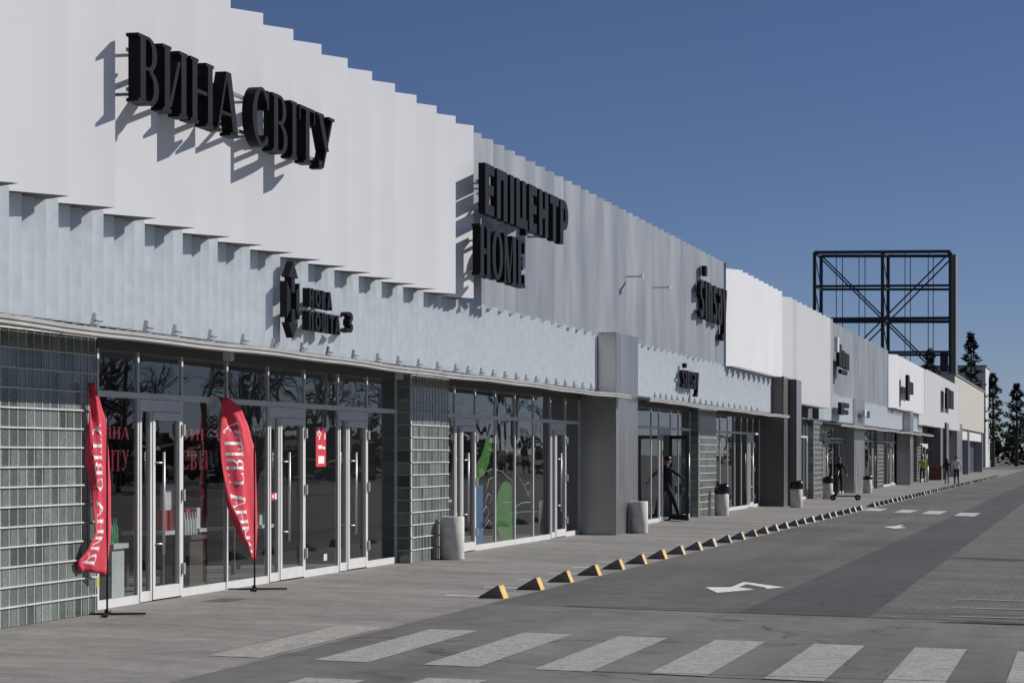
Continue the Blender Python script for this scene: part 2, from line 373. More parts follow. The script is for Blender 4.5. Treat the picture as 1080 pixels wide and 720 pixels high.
for i in range(9):
    b = MB(); x0 = xl[0] + i * pitch
    decal(b, [(x0, Yn), (x0 + wid, Yn), (x0 + wid, Yf), (x0, Yf)])
    o = structure(b.build('crossing_stripe', 'white_paint'))
for i, (a_, c_) in enumerate(((322, 374), (450, 500))):
    b = MB(); x0 = ground(a_, 715)[0]
    y1_ = ground(a_, 714.5)[1]
    decal(b, [(x0, y1_ - 1.9), (x0 + wid, y1_ - 1.9), (x0 + wid, y1_), (x0, y1_)]); structure(b.build('crossing_stripe', 'white_paint'))
for x0, x1, y0, y1 in ((917, 936, 536.5, 538), (950, 968, 538, 540), (979, 999, 539, 541.5), (1012, 1034, 541, 543.5)):
    b = MB(); A, B_, C_ = ground(x0, y0), ground(x1, y0), ground((x0 + x1) / 2, y1)
    decal(b, [(A[0], C_[1] - 0.8), (B_[0], C_[1] - 0.8), (B_[0], A[1] + 0.8), (A[0], A[1] + 0.8)]); structure(b.build('crossing_stripe', 'white_goods_paint'))
# two arrows on the lane
def poly_px(name, polys, m):
    b = MB()
    for pts in polys: decal(b, [ground(*p) for p in pts])
    return structure(b.build(name, m))
poly_px('lane_arrow', [[(743.9, 619.1), (771, 619.1), (778.5, 619.1), (796.3, 621.5), (756.3, 625)],
                       [(771, 619.1), (784.4, 613.5), (787.5, 615.9), (778.5, 619.1)], [(784.4, 613.5), (796.3, 615), (812, 617.2), (806, 619.2), (787.5, 615.9)], [(812, 617.2), (827.4, 619.1), (809.6, 620.9), (806, 619.2)]], 'fresh_paint')
poly_px('lane_arrow', [[(931.5, 555.3), (943, 554.8), (957, 556.2), (944, 557.3)], [(943, 554.8), (950, 553.4), (953.5, 553.9), (948, 555.4)]], 'fresh_paint')
# painted bay marks and a gully by the parking lane
b = MB()
for px, py in ((1008, 632), (1004, 641), (1001, 650)):
    x, y = ground(px, py); decal(b, [(x, y), (x + 2.6, y), (x + 2.6, y + 0.12), (x, y + 0.12)])
structure(b.build('bay_marks', 'white_paint'))
b = MB(); x, y = ground(985, 656)
decal(b, [(x, y), (x + 3, y + 0.1), (x + 3, y + 0.42), (x + 0.4, y + 0.3)], 0.004); x, y = ground(1000, 588)
decal(b, [(x, y), (x + 1.2, y - 0.6), (x + 1.6, y + 0.2), (x + 0.5, y + 0.5)], 0.004)
structure(b.build('broken_gully', 'seam'))
b = MB(); x, y = ground(212, 634)
for i in range(7): decal(b, [(x, y + 0.11 * i), (x + 0.34, y + 0.11 * i), (x + 0.34, y + 0.11 * i + 0.05), (x, y + 0.11 * i + 0.05)], 0.004)
structure(b.build('drain_slots', 'concrete_dark'))

# ------------------------------------------------------------------ shopping centre
HALL = thing('shopping_centre', (-D, 30, 0), 'long low shopping centre with white and grey folded metal cladding above dark shopfronts', 'building')
TIP, ROOT, BACK = 10.10, 10.63, 11.3
BAND = 10.54
def fascia(Y0, Y1, tip, root, pitch, ret, zb, zt, m, back=BACK, first_wing=0.0, lead=0.18):
    """folded cladding: every fold runs outward along the facade, then turns back"""
    b = MB(); y = Y0
    def plate(p, q, slot=0):      # vertical panel
        b.add([(-p[1], p[0], zb), (-q[1], q[0], zb), (-q[1], q[0], zt), (-p[1], p[0], zt)], [(0, 1, 2, 3)], slot)
    def cap(pts):
        for z, sl in ((zb, 1), (zt, 2)): b.add([(-d_, y_, z) for y_, d_ in pts], [tuple(range(len(pts)))], sl)
    if first_wing:                # first panel is a flat leaf that stands free of the wall behind it
        w_ = first_wing
        plate((y, tip + lead), (y + w_, tip)); plate((y, tip + lead + 0.004), (y + ret * 1.7, root), 3); cap([(y, tip + lead), (y + w_, tip), (y + w_ + 0.001, root), (y + ret * 1.7, root)])
        plate((y + w_, tip), (y + w_ + ret, root), 3); cap([(y + w_, tip), (y + w_ + ret, root), (y + w_, root)])
        cap([(y + ret * 1.7, root), (y + w_ + ret, root), (y + w_ + ret, back), (y + ret * 1.7, back)])
        yb = y + ret * 1.7; y += w_ + ret
    else: yb = y
    plate((yb, root), (yb, back))
    while y < Y1 - 0.05:
        t = y + pitch - ret; e = y + pitch
        if e > Y1: t = y + (Y1 - y) * (pitch - ret) / pitch; e = Y1
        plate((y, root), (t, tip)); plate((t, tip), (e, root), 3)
        cap([(y, root), (t, tip), (e, root)]); cap([(y, root), (e, root), (e, back), (y, back)])
        y = e
    plate((Y1, root), (Y1, back)); plate((yb, back), (Y1, back))
    return b.build('upper_fascia', [M[m], M['soffit'], M['roof'], M['return_dark']], HALL)
Yw = Yat(499.5, TIP)
PW = 1.182
Yend1 = Yw + 0.352
n1 = 28
fascia(Yend1 - n1 * PW, Yend1, TIP, ROOT, PW, 0.352, 4.38, 7.29, 'white_panel')
YA = Yat(765.5, 10.44)
YB = Yat(831, 9.9); YG2 = Yat(878.8, 9.9); YC = Yat(936.8, 10.44); YD = Yat(977.6, 9.9); YE = Yat(1012.5, 9.9)
YP2_END = Yat(801, D) + 2.6
gp = 0.85; f0 = 0
fascia(Yend1 + 0.002, YA - 0.002, 10.42, 10.80, gp, 0.25, 4.36, 7.40, 'grey_panel')
fascia(YA, YB, 10.06, 10.44, 1.182, 0.30, 4.36, 7.24, 'white_panel')
YB2 = YP2_END
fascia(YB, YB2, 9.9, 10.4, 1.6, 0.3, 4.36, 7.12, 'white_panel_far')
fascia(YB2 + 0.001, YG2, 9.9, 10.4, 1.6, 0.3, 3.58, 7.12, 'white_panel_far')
fascia(YG2 + 0.002, YC - 0.002, 10.42, 10.80, gp, 0.25, 4.28, 7.28, 'grey_panel')
fascia(YC, YD, 10.02, 10.44, 1.182, 0.30, 4.25, 7.10, 'white_panel')
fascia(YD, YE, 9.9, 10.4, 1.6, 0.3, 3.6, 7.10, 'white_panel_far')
print('Y marks', Yend1, YA, YB, YG2, YC, YD, YE)

def band(Y0, Y1, zb=3.16, zt=4.42, pitch=0.2955, dep=0.155):
    b = MB(); y = Y0; fr, rt = 10.475, 10.475 + dep
    def plate(p, q, slot=0):
        b.add([(-p[1], p[0], zb), (-q[1], q[0], zb), (-q[1], q[0], zt), (-p[1], p[0], zt)], [(0, 1, 2, 3)], slot)
    while y < Y1 - 0.02:
        e = min(y + pitch, Y1); t = y + (e - y) * 0.72
        plate((y, rt), (t, fr)); plate((t, fr), (e, rt))
        b.add([(-rt, y, zb), (-fr, t, zb), (-rt, e, zb)], [(0, 1, 2)], 1)
        y = e
    b.box(-D + 0.02, -rt - 0.003, Y0, Y1, zb + 0.004, zt - 0.004, 1)
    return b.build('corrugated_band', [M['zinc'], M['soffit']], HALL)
YP1 = Yat(611, D); YP1e = Yat(673, 10.064)
YP2 = Yat(801, D); YP2b = YP2 + 1.15; YP2e = YP2b + 1.45
YP3, YP3e = Yat(901, 10.42), Yat(912, 10.42)
YP4, YP4e = Yat(960, 10.06), Yat(963.3, 10.06)
YP5, YP5b = Yat(991.5, 10.06), Yat(998, 9.85)
YP6, YP6e = Yat(1009.4, 10.06), Yat(1015, 10.06)
band(Yend1 - 56 * 0.591, YP1); band(YP1e, YP2); band(Yat(866, BAND), YP3); band(YP3e, YP4); band(YP4e, Yat(972, BAND)); band(Yat(1006, BAND), YP6)
def clad(name, d0, d1, y0, y1, z1, m, z0=0.0):
    b = MB(); b.box(-d0, -d1, y0, y1, gz(-d1) + z0 - 0.05, z1); return b.build(name, m, HALL, 0.012)
clad('cladding_pier', 10.95, 10.064, YP1, YP1e, 4.43, 'steel_clad')
clad('cladding_pier', 10.95, 10.09, YP2, YP2b, 4.41, 'brown_clad')
clad('cladding_pier', 10.95, 9.80, YP2b + 0.003, YP2e, 4.33, 'brown_clad')
clad('pier_edge', 10.08, 10.05, YP2 + 0.012, YP2b - 0.005, 4.40, 'steel_clad'); clad('pier_edge', 9.79, 9.765, YP2b + 0.015, YP2e - 0.01, 4.32, 'steel_clad')
clad('cladding_pier', 10.95, 10.42, YP3, YP3e, 4.33, 'steel_clad')
clad('cladding_pier', 10.95, 10.06, YP4, YP4e, 4.30, 'steel_clad')
clad('cladding_pier', 10.95, 10.06, YP5, YP5 + 3, 4.0, 'brown_clad'); clad('pier_edge', 10.05, 10.03, YP5 + 0.02, YP5 + 2.9, 3.98, 'steel_clad')
clad('cladding_pier', 10.95, 9.85, YP5b, YP5b + 3, 4.0, 'brown_clad'); clad('pier_edge', 9.84, 9.82, YP5b + 0.02, YP5b + 2.9, 3.98, 'steel_clad')
clad('cladding_pier', 10.95, 10.06, YP6, YP6e, 4.2, 'steel_clad')

# roof, rear wall and the inside of the shops
b = MB(); b.box(-26, -BACK - 0.01, Yend1 - n1 * PW, YE, 6.55, 6.75); b.build('roof', 'roof', HALL)
b = MB(); b.box(-26.3, -26, Yend1 - n1 * PW, YE, 0, 6.75); b.build('rear_wall', 'beige', HALL)
b = MB(); b.box(-26, -D - 0.10, Yend1 - n1 * PW, YE, -0.3, 0.012); b.build('shop_floor', 'floor_in', HALL)
b = MB(); b.box(-18.2, -18.0, Yend1 - n1 * PW, YE, 0.013, 3.3); b.build('shop_back_wall', 'wall_in', HALL)
b = MB(); b.box(-18, -D - 0.06, Yend1 - n1 * PW, YE, 3.18, 3.3); b.build('shop_ceiling', 'ceil_in', HALL)
b = MB(); b.box(-D - 0.05, -10.60, Yend1 - n1 * PW, YE, 3.10, 3.155); b.build('soffit_board', 'soffit', HALL)

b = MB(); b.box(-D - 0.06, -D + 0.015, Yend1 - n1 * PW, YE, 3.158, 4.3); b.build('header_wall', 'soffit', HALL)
# glass block piers
def block_pier(y0, y1, side=True):
    b = MB(); b.box(-10.95, -10.65, y0, y1, 0.0, 3.09)
    p = b.build('glass_block_pier', 'block', HALL)
    j = MB(); ny = max(1, round((y1 - y0) / 0.2)); st = (y1 - y0) / ny
    for k in range(1, 16):
        z = k * 0.2025
        j.box(-10.66, -10.625, y0 - 0.012, y1, z - 0.008, z + 0.008)
        if side: j.box(-10.96, -10.66, y0 - 0.008, y0 + 0.004, z - 0.006, z + 0.004)
    for k in range(ny + 1):
        y = y0 + k * st + random.uniform(-0.01, 0.01)
        j.box(-10.66, -10.644, y - 0.006, y + 0.006, 0.001, 3.085)
    if side: j.box(-10.66, -10.64, y0 - 0.006, y0 + 0.05, 0.001, 3.085)
    j.build('joints', 'joint', p)
    return p
YG0 = Yat(100.5, 10.65)
PIERS = []
def pier_y(px0, px1): return Yat(px0, 10.65), Yat(px1, 10.65)
B0 = (Yend1 - n1 * PW + 3, YG0); B1 = pier_y(433, 472.5); B2 = pier_y(736.7, 755); B3 = pier_y(858, 867); B4 = pier_y(925.5, 931.7); B5 = pier_y(967.2, 971)
for q in (B0, B1, B2, B3, B4, B5): block_pier(*q)

# shopfronts
FR, DR = 0.05, 0.07
def pane(y0, y1, z0, z1, parent, m='glass', d=D):
    b = MB(); b.box(-d - 0.010, -d + 0.002, y0, y1, z0, z1)
    return b.build('pane', m, parent)
def shopfront(y0, y1, splits, doors, open_door=None, teal=(), detail=True):
    """splits: inner mullion positions; doors: list of (ya, yb); y0..y1 whole run"""
    b = MB(); xo, xi = -D + 0.022, -D - 0.03
    ZT, ZH = 2.44, 2.95
    hd = MB(); hd.box(xi, xo, y0, y1, ZH, ZH + 0.15)
    b.box(xi, xo + 0.002, y0, y1, ZT - 0.035, ZT + 0.035)
    marks = sorted(set([y0 + FR / 2, y1 - FR / 2] + list(splits) + [q for d_ in doors for q in d_[:2]]))
    for y in marks:
        b.box(xi, xo - 0.002, y - FR / 2, y + FR / 2, ZT + 0.036, ZH - 0.001)
        b.box(xi, xo - 0.002, y - FR / 2, y + FR / 2, 0.0, ZT - 0.036)
    dspan = [(d_[0], d_[1]) for d_ in doors]
    f = None
    segs = list(zip(marks, marks[1:]))
    for a, c in segs:
        if not any(abs(a - p) < 1e-6 and abs(c - q) < 1e-6 for p, q in dspan):
            b.box(xi, xo - 0.004, a + FR / 2, c - FR / 2, 0.0, 0.10)
    f = b.build('shopfront', 'frame', HALL); hd.build('header_panel', 'soffit', f)  # header takes the dark soffit colour, canopy shade put into its tone
    for i, (a, c) in enumerate(segs):
        pane(a + FR / 2, c - FR / 2, ZT + 0.036, ZH, f)
        if not any(abs(a - p) < 1e-6 and abs(c - q) < 1e-6 for p, q in dspan):
            pane(a + FR / 2, c - FR / 2, 0.10, ZT - 0.036, f, 'glass_teal' if i in teal else 'glass')
    for a, c in dspan: door(a + FR / 2, c - FR / 2, detail, opened=(open_door == (a, c)))
    return f
def door(a, c, detail=True, opened=False):
    wid_ = c - a; n_ = a + wid_ * 0.27; ZT = 2.40
    xo, xi = -D + 0.03, -D - 0.03
    b = MB()
    b.box(xi, xo, a, c, ZT - 0.14, ZT)                          # head
    b.box(xi, xo, a, a + 0.05, 0.012, ZT - 0.141); b.box(xi, xo, n_ - 0.05, n_, 0.012, ZT - 0.141)
    b.box(xi, xo - 0.003, a + 0.05, n_ - 0.05, 0.012, 0.13); b.box(xi, xo, c - 0.045, c, 0.012, ZT - 0.141)
    dr = b.build('door', 'frame', HALL)
    pane(a + 0.05, n_ - 0.05, 0.13, ZT - 0.141, dr)
    lf = MB(); s_, e_ = n_ + 0.006, c - 0.05
    def bx(*q): lf.box(*q)
    bx(xi + 0.01, xo + 0.012, s_, s_ + 0.075, 0.02, ZT - 0.147); bx(xi + 0.01, xo + 0.012, e_ - 0.075, e_, 0.02, ZT - 0.147)
    bx(xi + 0.01, xo + 0.010, s_ + 0.075, e_ - 0.075, 0.02, 0.17); bx(xi + 0.01, xo + 0.010, s_ + 0.075, e_ - 0.075, ZT - 0.24, ZT - 0.147)
    h = MB(); hx, hy = xo + 0.085, s_ + 0.16
    h.tube([(hx, hy, 0.55), (hx, hy, 1.78)], 0.017)
    for z in (0.68, 1.65): h.tube([(hx, hy, z), (xo - 0.005, s_ + 0.045, z)], 0.012)
    g = MB(); g.box(-D - 0.010, -D + 0.002, s_ + 0.075, e_ - 0.075, 0.17, ZT - 0.24)
    if opened:                                                  # swing the leaf out about its far edge
        piv = Vector((xo, e_, 0)); rm = Matrix.Rotation(R(32), 3, 'Z')
        for q in (lf, h, g): q.v = [tuple(piv + rm @ (Vector(p) - piv)) for p in q.v]
        b2 = lf.build('door_leaf', 'dark_steel', dr)
    else: b2 = lf.build('door_leaf', 'frame', dr)
    g.build('pane', 'glass', dr); h.build('handle', 'handle', dr)
    for z in (0.35, 1.25, 2.05) if detail else ():
        hg = MB(); hg.box(xo + 0.012, xo + 0.05, e_ - 0.02, e_ + 0.03, z - 0.07, z + 0.07); hg.build('hinge', 'handle', dr)
    return dr
Y = lambda px: Yat(px, D)
# first shop
s1 = shopfront(Y(101), Y(417.8), [Y(238.5)], [(Y(144.5), Y(190.8)), (Y(281.8), Y(320.2)), (Y(355.8), Y(386.2))], teal=(6,))
# second shop
s2 = shopfront(B1[1] - 0.02, YP1, [Y(521.8), Y(542.4), Y(561.8)], [(Y(478.8), Y(500.6)), (Y(580), Y(596))])
# third shop (door standing open), fourth shop
d3 = (Y(694.5), Y(706.8))
s3 = shopfront(YP1e, B2[0], [Y(686.3), Y(715), Y(728)], [d3], open_door=d3)
s4 = shopfront(B2[1] - 0.02, YP2, [Y(759), Y(767), Y(774.5), Y(781.5)], [(Y(788), Y(794))])
s5 = shopfront(YP2e, B3[0], [Y(847.5)], [(Y(850.5), Y(853.5))], detail=False)
s6 = shopfront(B3[1], YP3, [Y(878), Y(890)], [(Y(867.9), Y(872.5))], detail=False)
s7 = shopfront(YP3e, B4[0], [Y(916)], [(Y(919.5), Y(922))], detail=False)
s8 = shopfront(B4[1], Y(945.3), [Y(936)], [(Y(938.5), Y(942))], detail=False)
b = MB(); b.box(-D - 0.05, -D + 0.06, Y(945.3), YP4, 0, 3.1); b.build('blue_grey_infill', mat('blue_grey', (0.10, 0.115, 0.14), 0.4, 0.3), HALL)
s9 = shopfront(YP4e, B5[0], [Y(965.5)], [], detail=False)
s10 = shopfront(B5[1], YP5, [Y(985), Y(988)], [(Y(972.5), Y(983.5))], detail=False)
s11 = shopfront(YP5b + 3, YP6, [Y(1003), Y(1006)], [], detail=False)
# partitions between the shops
for y in (B1[0] + 0.4, B2[0] + 0.4, YP1 + 0.8, YP2 + 0.8, B3[0] + 0.4, YP3 + 1.2, B4[0] + 0.5, YP4 + 0.5, YP5 + 1.0, B0[1] - 2.0):
    b = MB(); b.box(-17.99, -10.97, y, y + 0.12, 0.013, 3.17); b.build('partition_wall', 'wall_in', HALL)

# canopies
def canopy(y0, y1, zf=2.98, br=()):
    b = MB(); n = max(8, int((y1 - y0) / 0.9)); o = []
    ph = random.uniform(0, 6)
    prof = [(10.50, 0.155), (9.86, 0.085), (9.80, 0.085), (9.79, 0.045), (9.81, 0.04), (9.79, 0.0), (9.86, -0.012), (9.88, 0.045), (10.50, 0.115)]
    for i in range(n + 1):
        y = y0 + (y1 - y0) * i / n
        sg = 0.010 * math.sin(y * 0.55 + ph) + 0.006 * math.sin(y * 1.7 + ph)
        for d_, dz in prof: b.v.append((-d_, y, zf + dz + sg * (10.5 - d_) / 0.7))
    m_ = len(prof)
    for i in range(n):
        for k in range(m_):
            b.f.append([i * m_ + k, i * m_ + (k + 1) % m_, (i + 1) * m_ + (k + 1) % m_, (i + 1) * m_ + k]); b.mi.append(0); b.smooth.append(False)
    b.f.append(list(range(m_))); b.f.append([n * m_ + k for k in reversed(range(m_))]); b.mi += [0, 0]; b.smooth += [False, False]
    c = b.build('canopy', 'canopy', HALL)
    for y in br:                                                 # little lamp brackets along its rear edge
        q = MB(); z = zf + 0.14
        q.box(-10.36, -10.28, y - 0.04, y + 0.04, z - 0.03, z + 0.035)
        q.bar((-10.345, y - 0.01, z + 0.03), (-10.33, y + 0.015, z + 0.15), 0.03, 0.05); q.bar((-10.33, y + 0.01, z + 0.075), (-10.33, y + 0.19, z + 0.07), 0.05, 0.016)
        q.build('lamp_bracket', 'rail', c)
    # under-side gutter outlets
    return c
bp = [100, 154.8, 185, 222.4, 257, 288.7, 319.3, 346.8, 373.5, 399, 420.5, 442, 462, 481, 494, 508, 520.5, 533, 545, 555.5, 566, 577, 587, 596.5, 606, 615, 624]
canopy(Yend1 - n1 * PW, YP1 + 0.35, 2.965, [Yat(p, 10.32) for p in bp if p < 626])
canopy(Yat(686, 9.79), Yat(833, 9.79), 2.965, [Yat(679 + i * 6.0, 10.32) for i in range(2, 21)])
canopy(Yat(887.6, 9.79), Yat(985, 9.79), 2.9)
for px in (241, 421):
    b = MB(); y = Yat(px, 10.3); b.box(-10.35, -10.25, y - 0.06, y + 0.06, 2.90, 3.06); b.build('soffit_outlet', 'frame', HALL)
# empty sign arms on the grey cladding
for px, py in ((671, 291.5), (700, 303)):
    y = Yat(px, 10.2); z = Zat(px, py, 10.2)
    b = MB(); b.bar((-10.5, y, z), (-10.06, y, z), 0.035); b.box(-10.065, -10.04, y - 0.05, y + 0.05, z - 0.06, z + 0.06); b.build('sign_arm', 'white_goods', HALL)

# ------------------------------------------------------------------ lettering: strokes on a unit-high letter
def P(*p): return [list(p)]
def arc(cx, cy, rx, ry, a0, a1, w0, w1=None, n=14, wy=None):
    """curved stroke; width w0 at its ends, w1 at its middle (horizontal), wy vertical weight"""
    w1 = w0 if w1 is None else w1; out = []
    for i in range(n + 1):
        t = a0 + (a1 - a0) * i / n; c, s = math.cos(R(t)), math.sin(R(t))
        k = abs(c); w_ = w1 * k + (wy if wy is not None else w0) * (1 - k)
        out.append(((cx + rx * c, cy + ry * s), (cx + (rx - w_) * c, cy + (ry - w_) * s)))
    return [[out[i][0], out[i + 1][0], out[i + 1][1], out[i][1]] for i in range(n)]
def rect(x0, y0, x1, y1): return [[(x0, y0), (x1, y0), (x1, y1), (x0, y1)]]
def line(x0, y0, x1, y1, w_):                                   # slanted stroke with level ends, w_ measured along x
    return [[(x0, y0), (x0 + w_, y0), (x1 + w_, y1), (x1, y1)]]
S_, T_, F_ = 0.155, 0.05, 0.05                                   # stem, thin, serif of the serif face
def stem(x, w_=S_, s=0.055, tp=True, bt=True):
    r = rect(x, F_ if bt else 0, x + w_, 1 - F_ if tp else 1); q = [r]
    if bt: q.append(rect(x - s, 0, x + w_ + s, F_))
    if tp: q.append(rect(x - s, 1 - F_, x + w_ + s, 1))
    return q
SERIF = {
 'В': (0.66, stem(0.06) + [rect(0.215, 0.95, 0.36, 1), rect(0.215, 0.5, 0.38, 0.55), rect(0.215, 0, 0.38, 0.05), arc(0.35, 0.75, 0.23, 0.25, -90, 90, 0.05, 0.14), arc(0.37, 0.26, 0.27, 0.26, -90, 90, 0.05, 0.15)]),
 'И': (0.80, stem(0.06) + stem(0.585) + [line(0.215, 0.10, 0.50, 0.83, 0.085)]),
 'Н': (0.80, stem(0.06) + stem(0.585) + [rect(0.215, 0.48, 0.585, 0.54)]),
 'А': (0.78, [line(0.03, F_, 0.33, 1.0, 0.06), line(0.58, F_, 0.33, 1.0, 0.17), rect(0.2, 0.3, 0.55, 0.35), rect(-0.02, 0, 0.17, F_), rect(0.5, 0, 0.80, F_)]),
 'С': (0.72, [arc(0.38, 0.5, 0.35, 0.5, 48, 312, 0.05, 0.16, 24), rect(0.58, 0.66, 0.645, 0.98), rect(0.58, 0.06, 0.62, 0.20)]),
 'І': (0.30, stem(0.07)),
 'Т': (0.70, [rect(0.27, F_, 0.425, 0.945), rect(0.20, 0, 0.50, F_), rect(0.02, 0.945, 0.68, 1), rect(0.02, 0.74, 0.06, 0.945), rect(0.64, 0.74, 0.68, 0.945)]),
 'У': (0.76, [line(0.34, 0.36, 0.06, F_ * 0 + 0.95, 0.17), line(0.22, 0.03, 0.62, 0.95, 0.065), rect(-0.01, 0.95, 0.30, 1), rect(0.52, 0.95, 0.78, 1), rect(0.10, 0.0, 0.24, 0.15)]),
}
B_S = 0.24
def o_ring(cx, cy, rx, ry, w_, n=28): return arc(cx, cy, rx, ry, 0, 360, w_, w_, n)
SANS = {
 'Е': (0.66, [rect(0.05, 0, 0.29, 1), rect(0.29, 0.80, 0.60, 1), rect(0.29, 0.40, 0.57, 0.60), rect(0.29, 0, 0.60, 0.20)]),
 'П': (0.78, [rect(0.05, 0, 0.28, 1), rect(0.28, 0.80, 0.48, 1), rect(0.48, 0, 0.71, 1)]),
 'І': (0.36, [rect(0.06, 0, 0.30, 1)]),
 'Ц': (0.82, [rect(0.05, 0, 0.28, 1), rect(0.28, 0, 0.48, 0.20), rect(0.48, 0, 0.71, 1), rect(0.71, -0.12, 0.82, 0.20)]),
 'Н': (0.78, [rect(0.05, 0, 0.28, 1), rect(0.28, 0.40, 0.48, 0.60), rect(0.48, 0, 0.71, 1)]),
 'Т': (0.70, [rect(0.02, 0.80, 0.67, 1), rect(0.23, 0, 0.46, 0.80)]),
 'Р': (0.74, [rect(0.05, 0, 0.28, 1), rect(0.28, 0.82, 0.42, 1), rect(0.28, 0.34, 0.42, 0.52), arc(0.40, 0.67, 0.29, 0.33, -90, 90, 0.18, 0.21)]),
 'О': (0.84, [o_ring(0.42, 0.5, 0.37, 0.5, 0.22)]),
 'В': (0.74, [rect(0.05, 0, 0.28, 1), rect(0.28, 0.82, 0.40, 1), rect(0.28, 0.42, 0.40, 0.58), rect(0.28, 0, 0.40, 0.18), arc(0.38, 0.75, 0.26, 0.25, -90, 90, 0.16, 0.2), arc(0.38, 0.25, 0.30, 0.25, -90, 90, 0.16, 0.2)]),
 'А': (0.80, [line(0.02, 0, 0.29, 1, 0.22), line(0.56, 0, 0.29, 1, 0.22), rect(0.24, 0.18, 0.56, 0.34)]),
 'Ш': (1.0, [rect(0.05, 0, 0.26, 1), rect(0.26, 0, 0.40, 0.2), rect(0.40, 0, 0.60, 1), rect(0.60, 0, 0.74, 0.2), rect(0.74, 0, 0.95, 1)]),
 '3': (0.68, [arc(0.30, 0.74, 0.30, 0.26, -90, 150, 0.17, 0.2, 14), arc(0.30, 0.27, 0.32, 0.27, -150, 90, 0.17, 0.2, 14)]),
 's': (0.56, [arc(0.28, 0.73, 0.24, 0.27, 20, 180, 0.17, 0.18, 10), arc(0.28, 0.73, 0.24, 0.27, 180, 270, 0.17, 0.18, 8), arc(0.28, 0.27, 0.24, 0.27, -160, 90, 0.17, 0.18, 14)]),
 'i': (0.34, [rect(0.06, 0, 0.28, 1), rect(0.05, 1.14, 0.29, 1.40)]),
 'n': (0.62, [rect(0.05, 0, 0.26, 1), arc(0.31, 0.70, 0.26, 0.30, 0, 110, 0.20, 0.2, 10), rect(0.365, 0, 0.57, 0.70)]),
 'a': (0.60, [rect(0.34, 0, 0.55, 0.72), arc(0.30, 0.70, 0.25, 0.30, 0, 160, 0.18, 0.2, 10), arc(0.27, 0.29, 0.23, 0.29, 60, 300, 0.16, 0.18, 14)]),
 'y': (0.60, [line(0.20, 0.05, 0.0, 1, 0.21), line(0.10, -0.42, 0.39, 1, 0.20), rect(-0.02, -0.42, 0.16, -0.25)]),
}
SERIF_BOLD = {
 'H': (0.94, stem(0.07, 0.25, 0.06) + stem(0.60, 0.25, 0.06) + [rect(0.32, 0.44, 0.60, 0.56)]),
 'O': (0.92, [arc(0.45, 0.5, 0.43, 0.5, 0, 360, 0.09, 0.26, 30)]),
 'M': (1.12, stem(0.06, 0.13, 0.05) + stem(0.80, 0.25, 0.05) + [line(0.42, 0.02, 0.10, 1.0, 0.22), line(0.46, 0.02, 0.78, 1.0, 0.10)]),
 'E': (0.80, stem(0.07, 0.25, 0.05) + [rect(0.32, 0.93, 0.72, 1), rect(0.32, 0, 0.72, 0.07), rect(0.32, 0.46, 0.55, 0.54), rect(0.64, 0.72, 0.72, 0.93), rect(0.64, 0.07, 0.72, 0.28), rect(0.50, 0.36, 0.55, 0.64)]),
}
def glyph_mesh(gl, fn, thick, step=0.0022):
    """fn maps (x, y, depth) in letter space to the place"""
    b = MB()
    for si, st in enumerate(gl):
        off = step * (si % 9)
        for q in st:
            n = len(q)
            v = [fn(x, y, -off) for x, y in q] + [fn(x, y, thick - off) for x, y in q]
            b.add(v, [tuple(reversed(range(n))), tuple(range(n, 2 * n))] + [(i, (i + 1) % n, n + (i + 1) % n, n + i) for i in range(n)])
    return b
def wall_text(root, text, face, y0, y1, z0, h, dback, dfront, m='letter', nm='letter', sp=0.06):
    """letters standing off the wall between Y = y0..y1, back and front distance from the camera's path"""
    tot = sum(face[c][0] if c != ' ' else 0.34 for c in text) + sp * (len(text) - 1); k = (y1 - y0) / tot
    x = 0
    for c in text:
        if c == ' ': x += 0.34 + sp; continue
        wd, gl = face[c]
        fn = lambda u, v_, dp, x=x: (-dback + dp, y0 + (x + u) * k, z0 + v_ * h)
        glyph_mesh(gl, fn, dback - dfront).build(nm, m, root)
        x += wd + sp
def rails(root, y0, y1, zs, d_, posts, wall, w_=0.04):
    for z in zs:
        b = MB(); b.bar((-d_, y0, z), (-d_, y1, z), w_); 
        for i in range(posts):
            y = y0 + (y1 - y0) * (i + 0.5) / posts; b.bar((-d_, y, z), (-wall, y, z), w_ * 0.8)
        b.build('support_rail', 'rail', root)
# wine shop sign
dF = 9.85
y0 = Yat(146, dF); y1 = Yat(353, dF)
r1 = thing('shop_sign', (-dF, (y0 + y1) / 2, 5.5), 'black serif sign ВИНА СВІТУ high on the white cladding', 'shop sign')
wall_text(r1, 'ВИНА СВІТУ', SERIF, y0, y1, Zat(146, 106.5, dF), Zat(146, 34.2, dF) - Zat(146, 106.5, dF), dF + 0.14, dF)
rails(r1, y0 + 0.1, y1 - 0.3, (Zat(146, 92, dF), Zat(146, 50, dF)), dF + 0.165, 9, 10.45)
# home store sign
dF = 9.80
y0 = Yat(511, dF); y1 = Yat(600.5, dF)
r2 = thing('shop_sign', (-dF, (y0 + y1) / 2, 4.8), 'two-line black sign ЕПІЦЕНТР HOME at the start of the grey cladding', 'shop sign')
wall_text(r2, 'ЕПІЦЕНТР', SANS, y0, y1, Zat(511, 224.5, dF), Zat(511, 171, dF) - Zat(511, 224.5, dF), dF + 0.12, dF, sp=0.04)
wall_text(r2, 'HOME', SERIF_BOLD, Yat(506, dF), Yat(555.5, dF), Zat(507, 290, dF), Zat(507, 236, dF) - Zat(507, 290, dF), dF + 0.14, dF, sp=0.03)
rails(r2, y0 + 0.05, y1 - 0.4, (Zat(511, 216, dF), Zat(511, 190, dF)), dF + 0.15, 8, 10.45)
rails(r2, y0, Yat(552, dF), (Zat(507, 280, dF), Zat(507, 250, dF)), dF + 0.17, 4, 10.45)
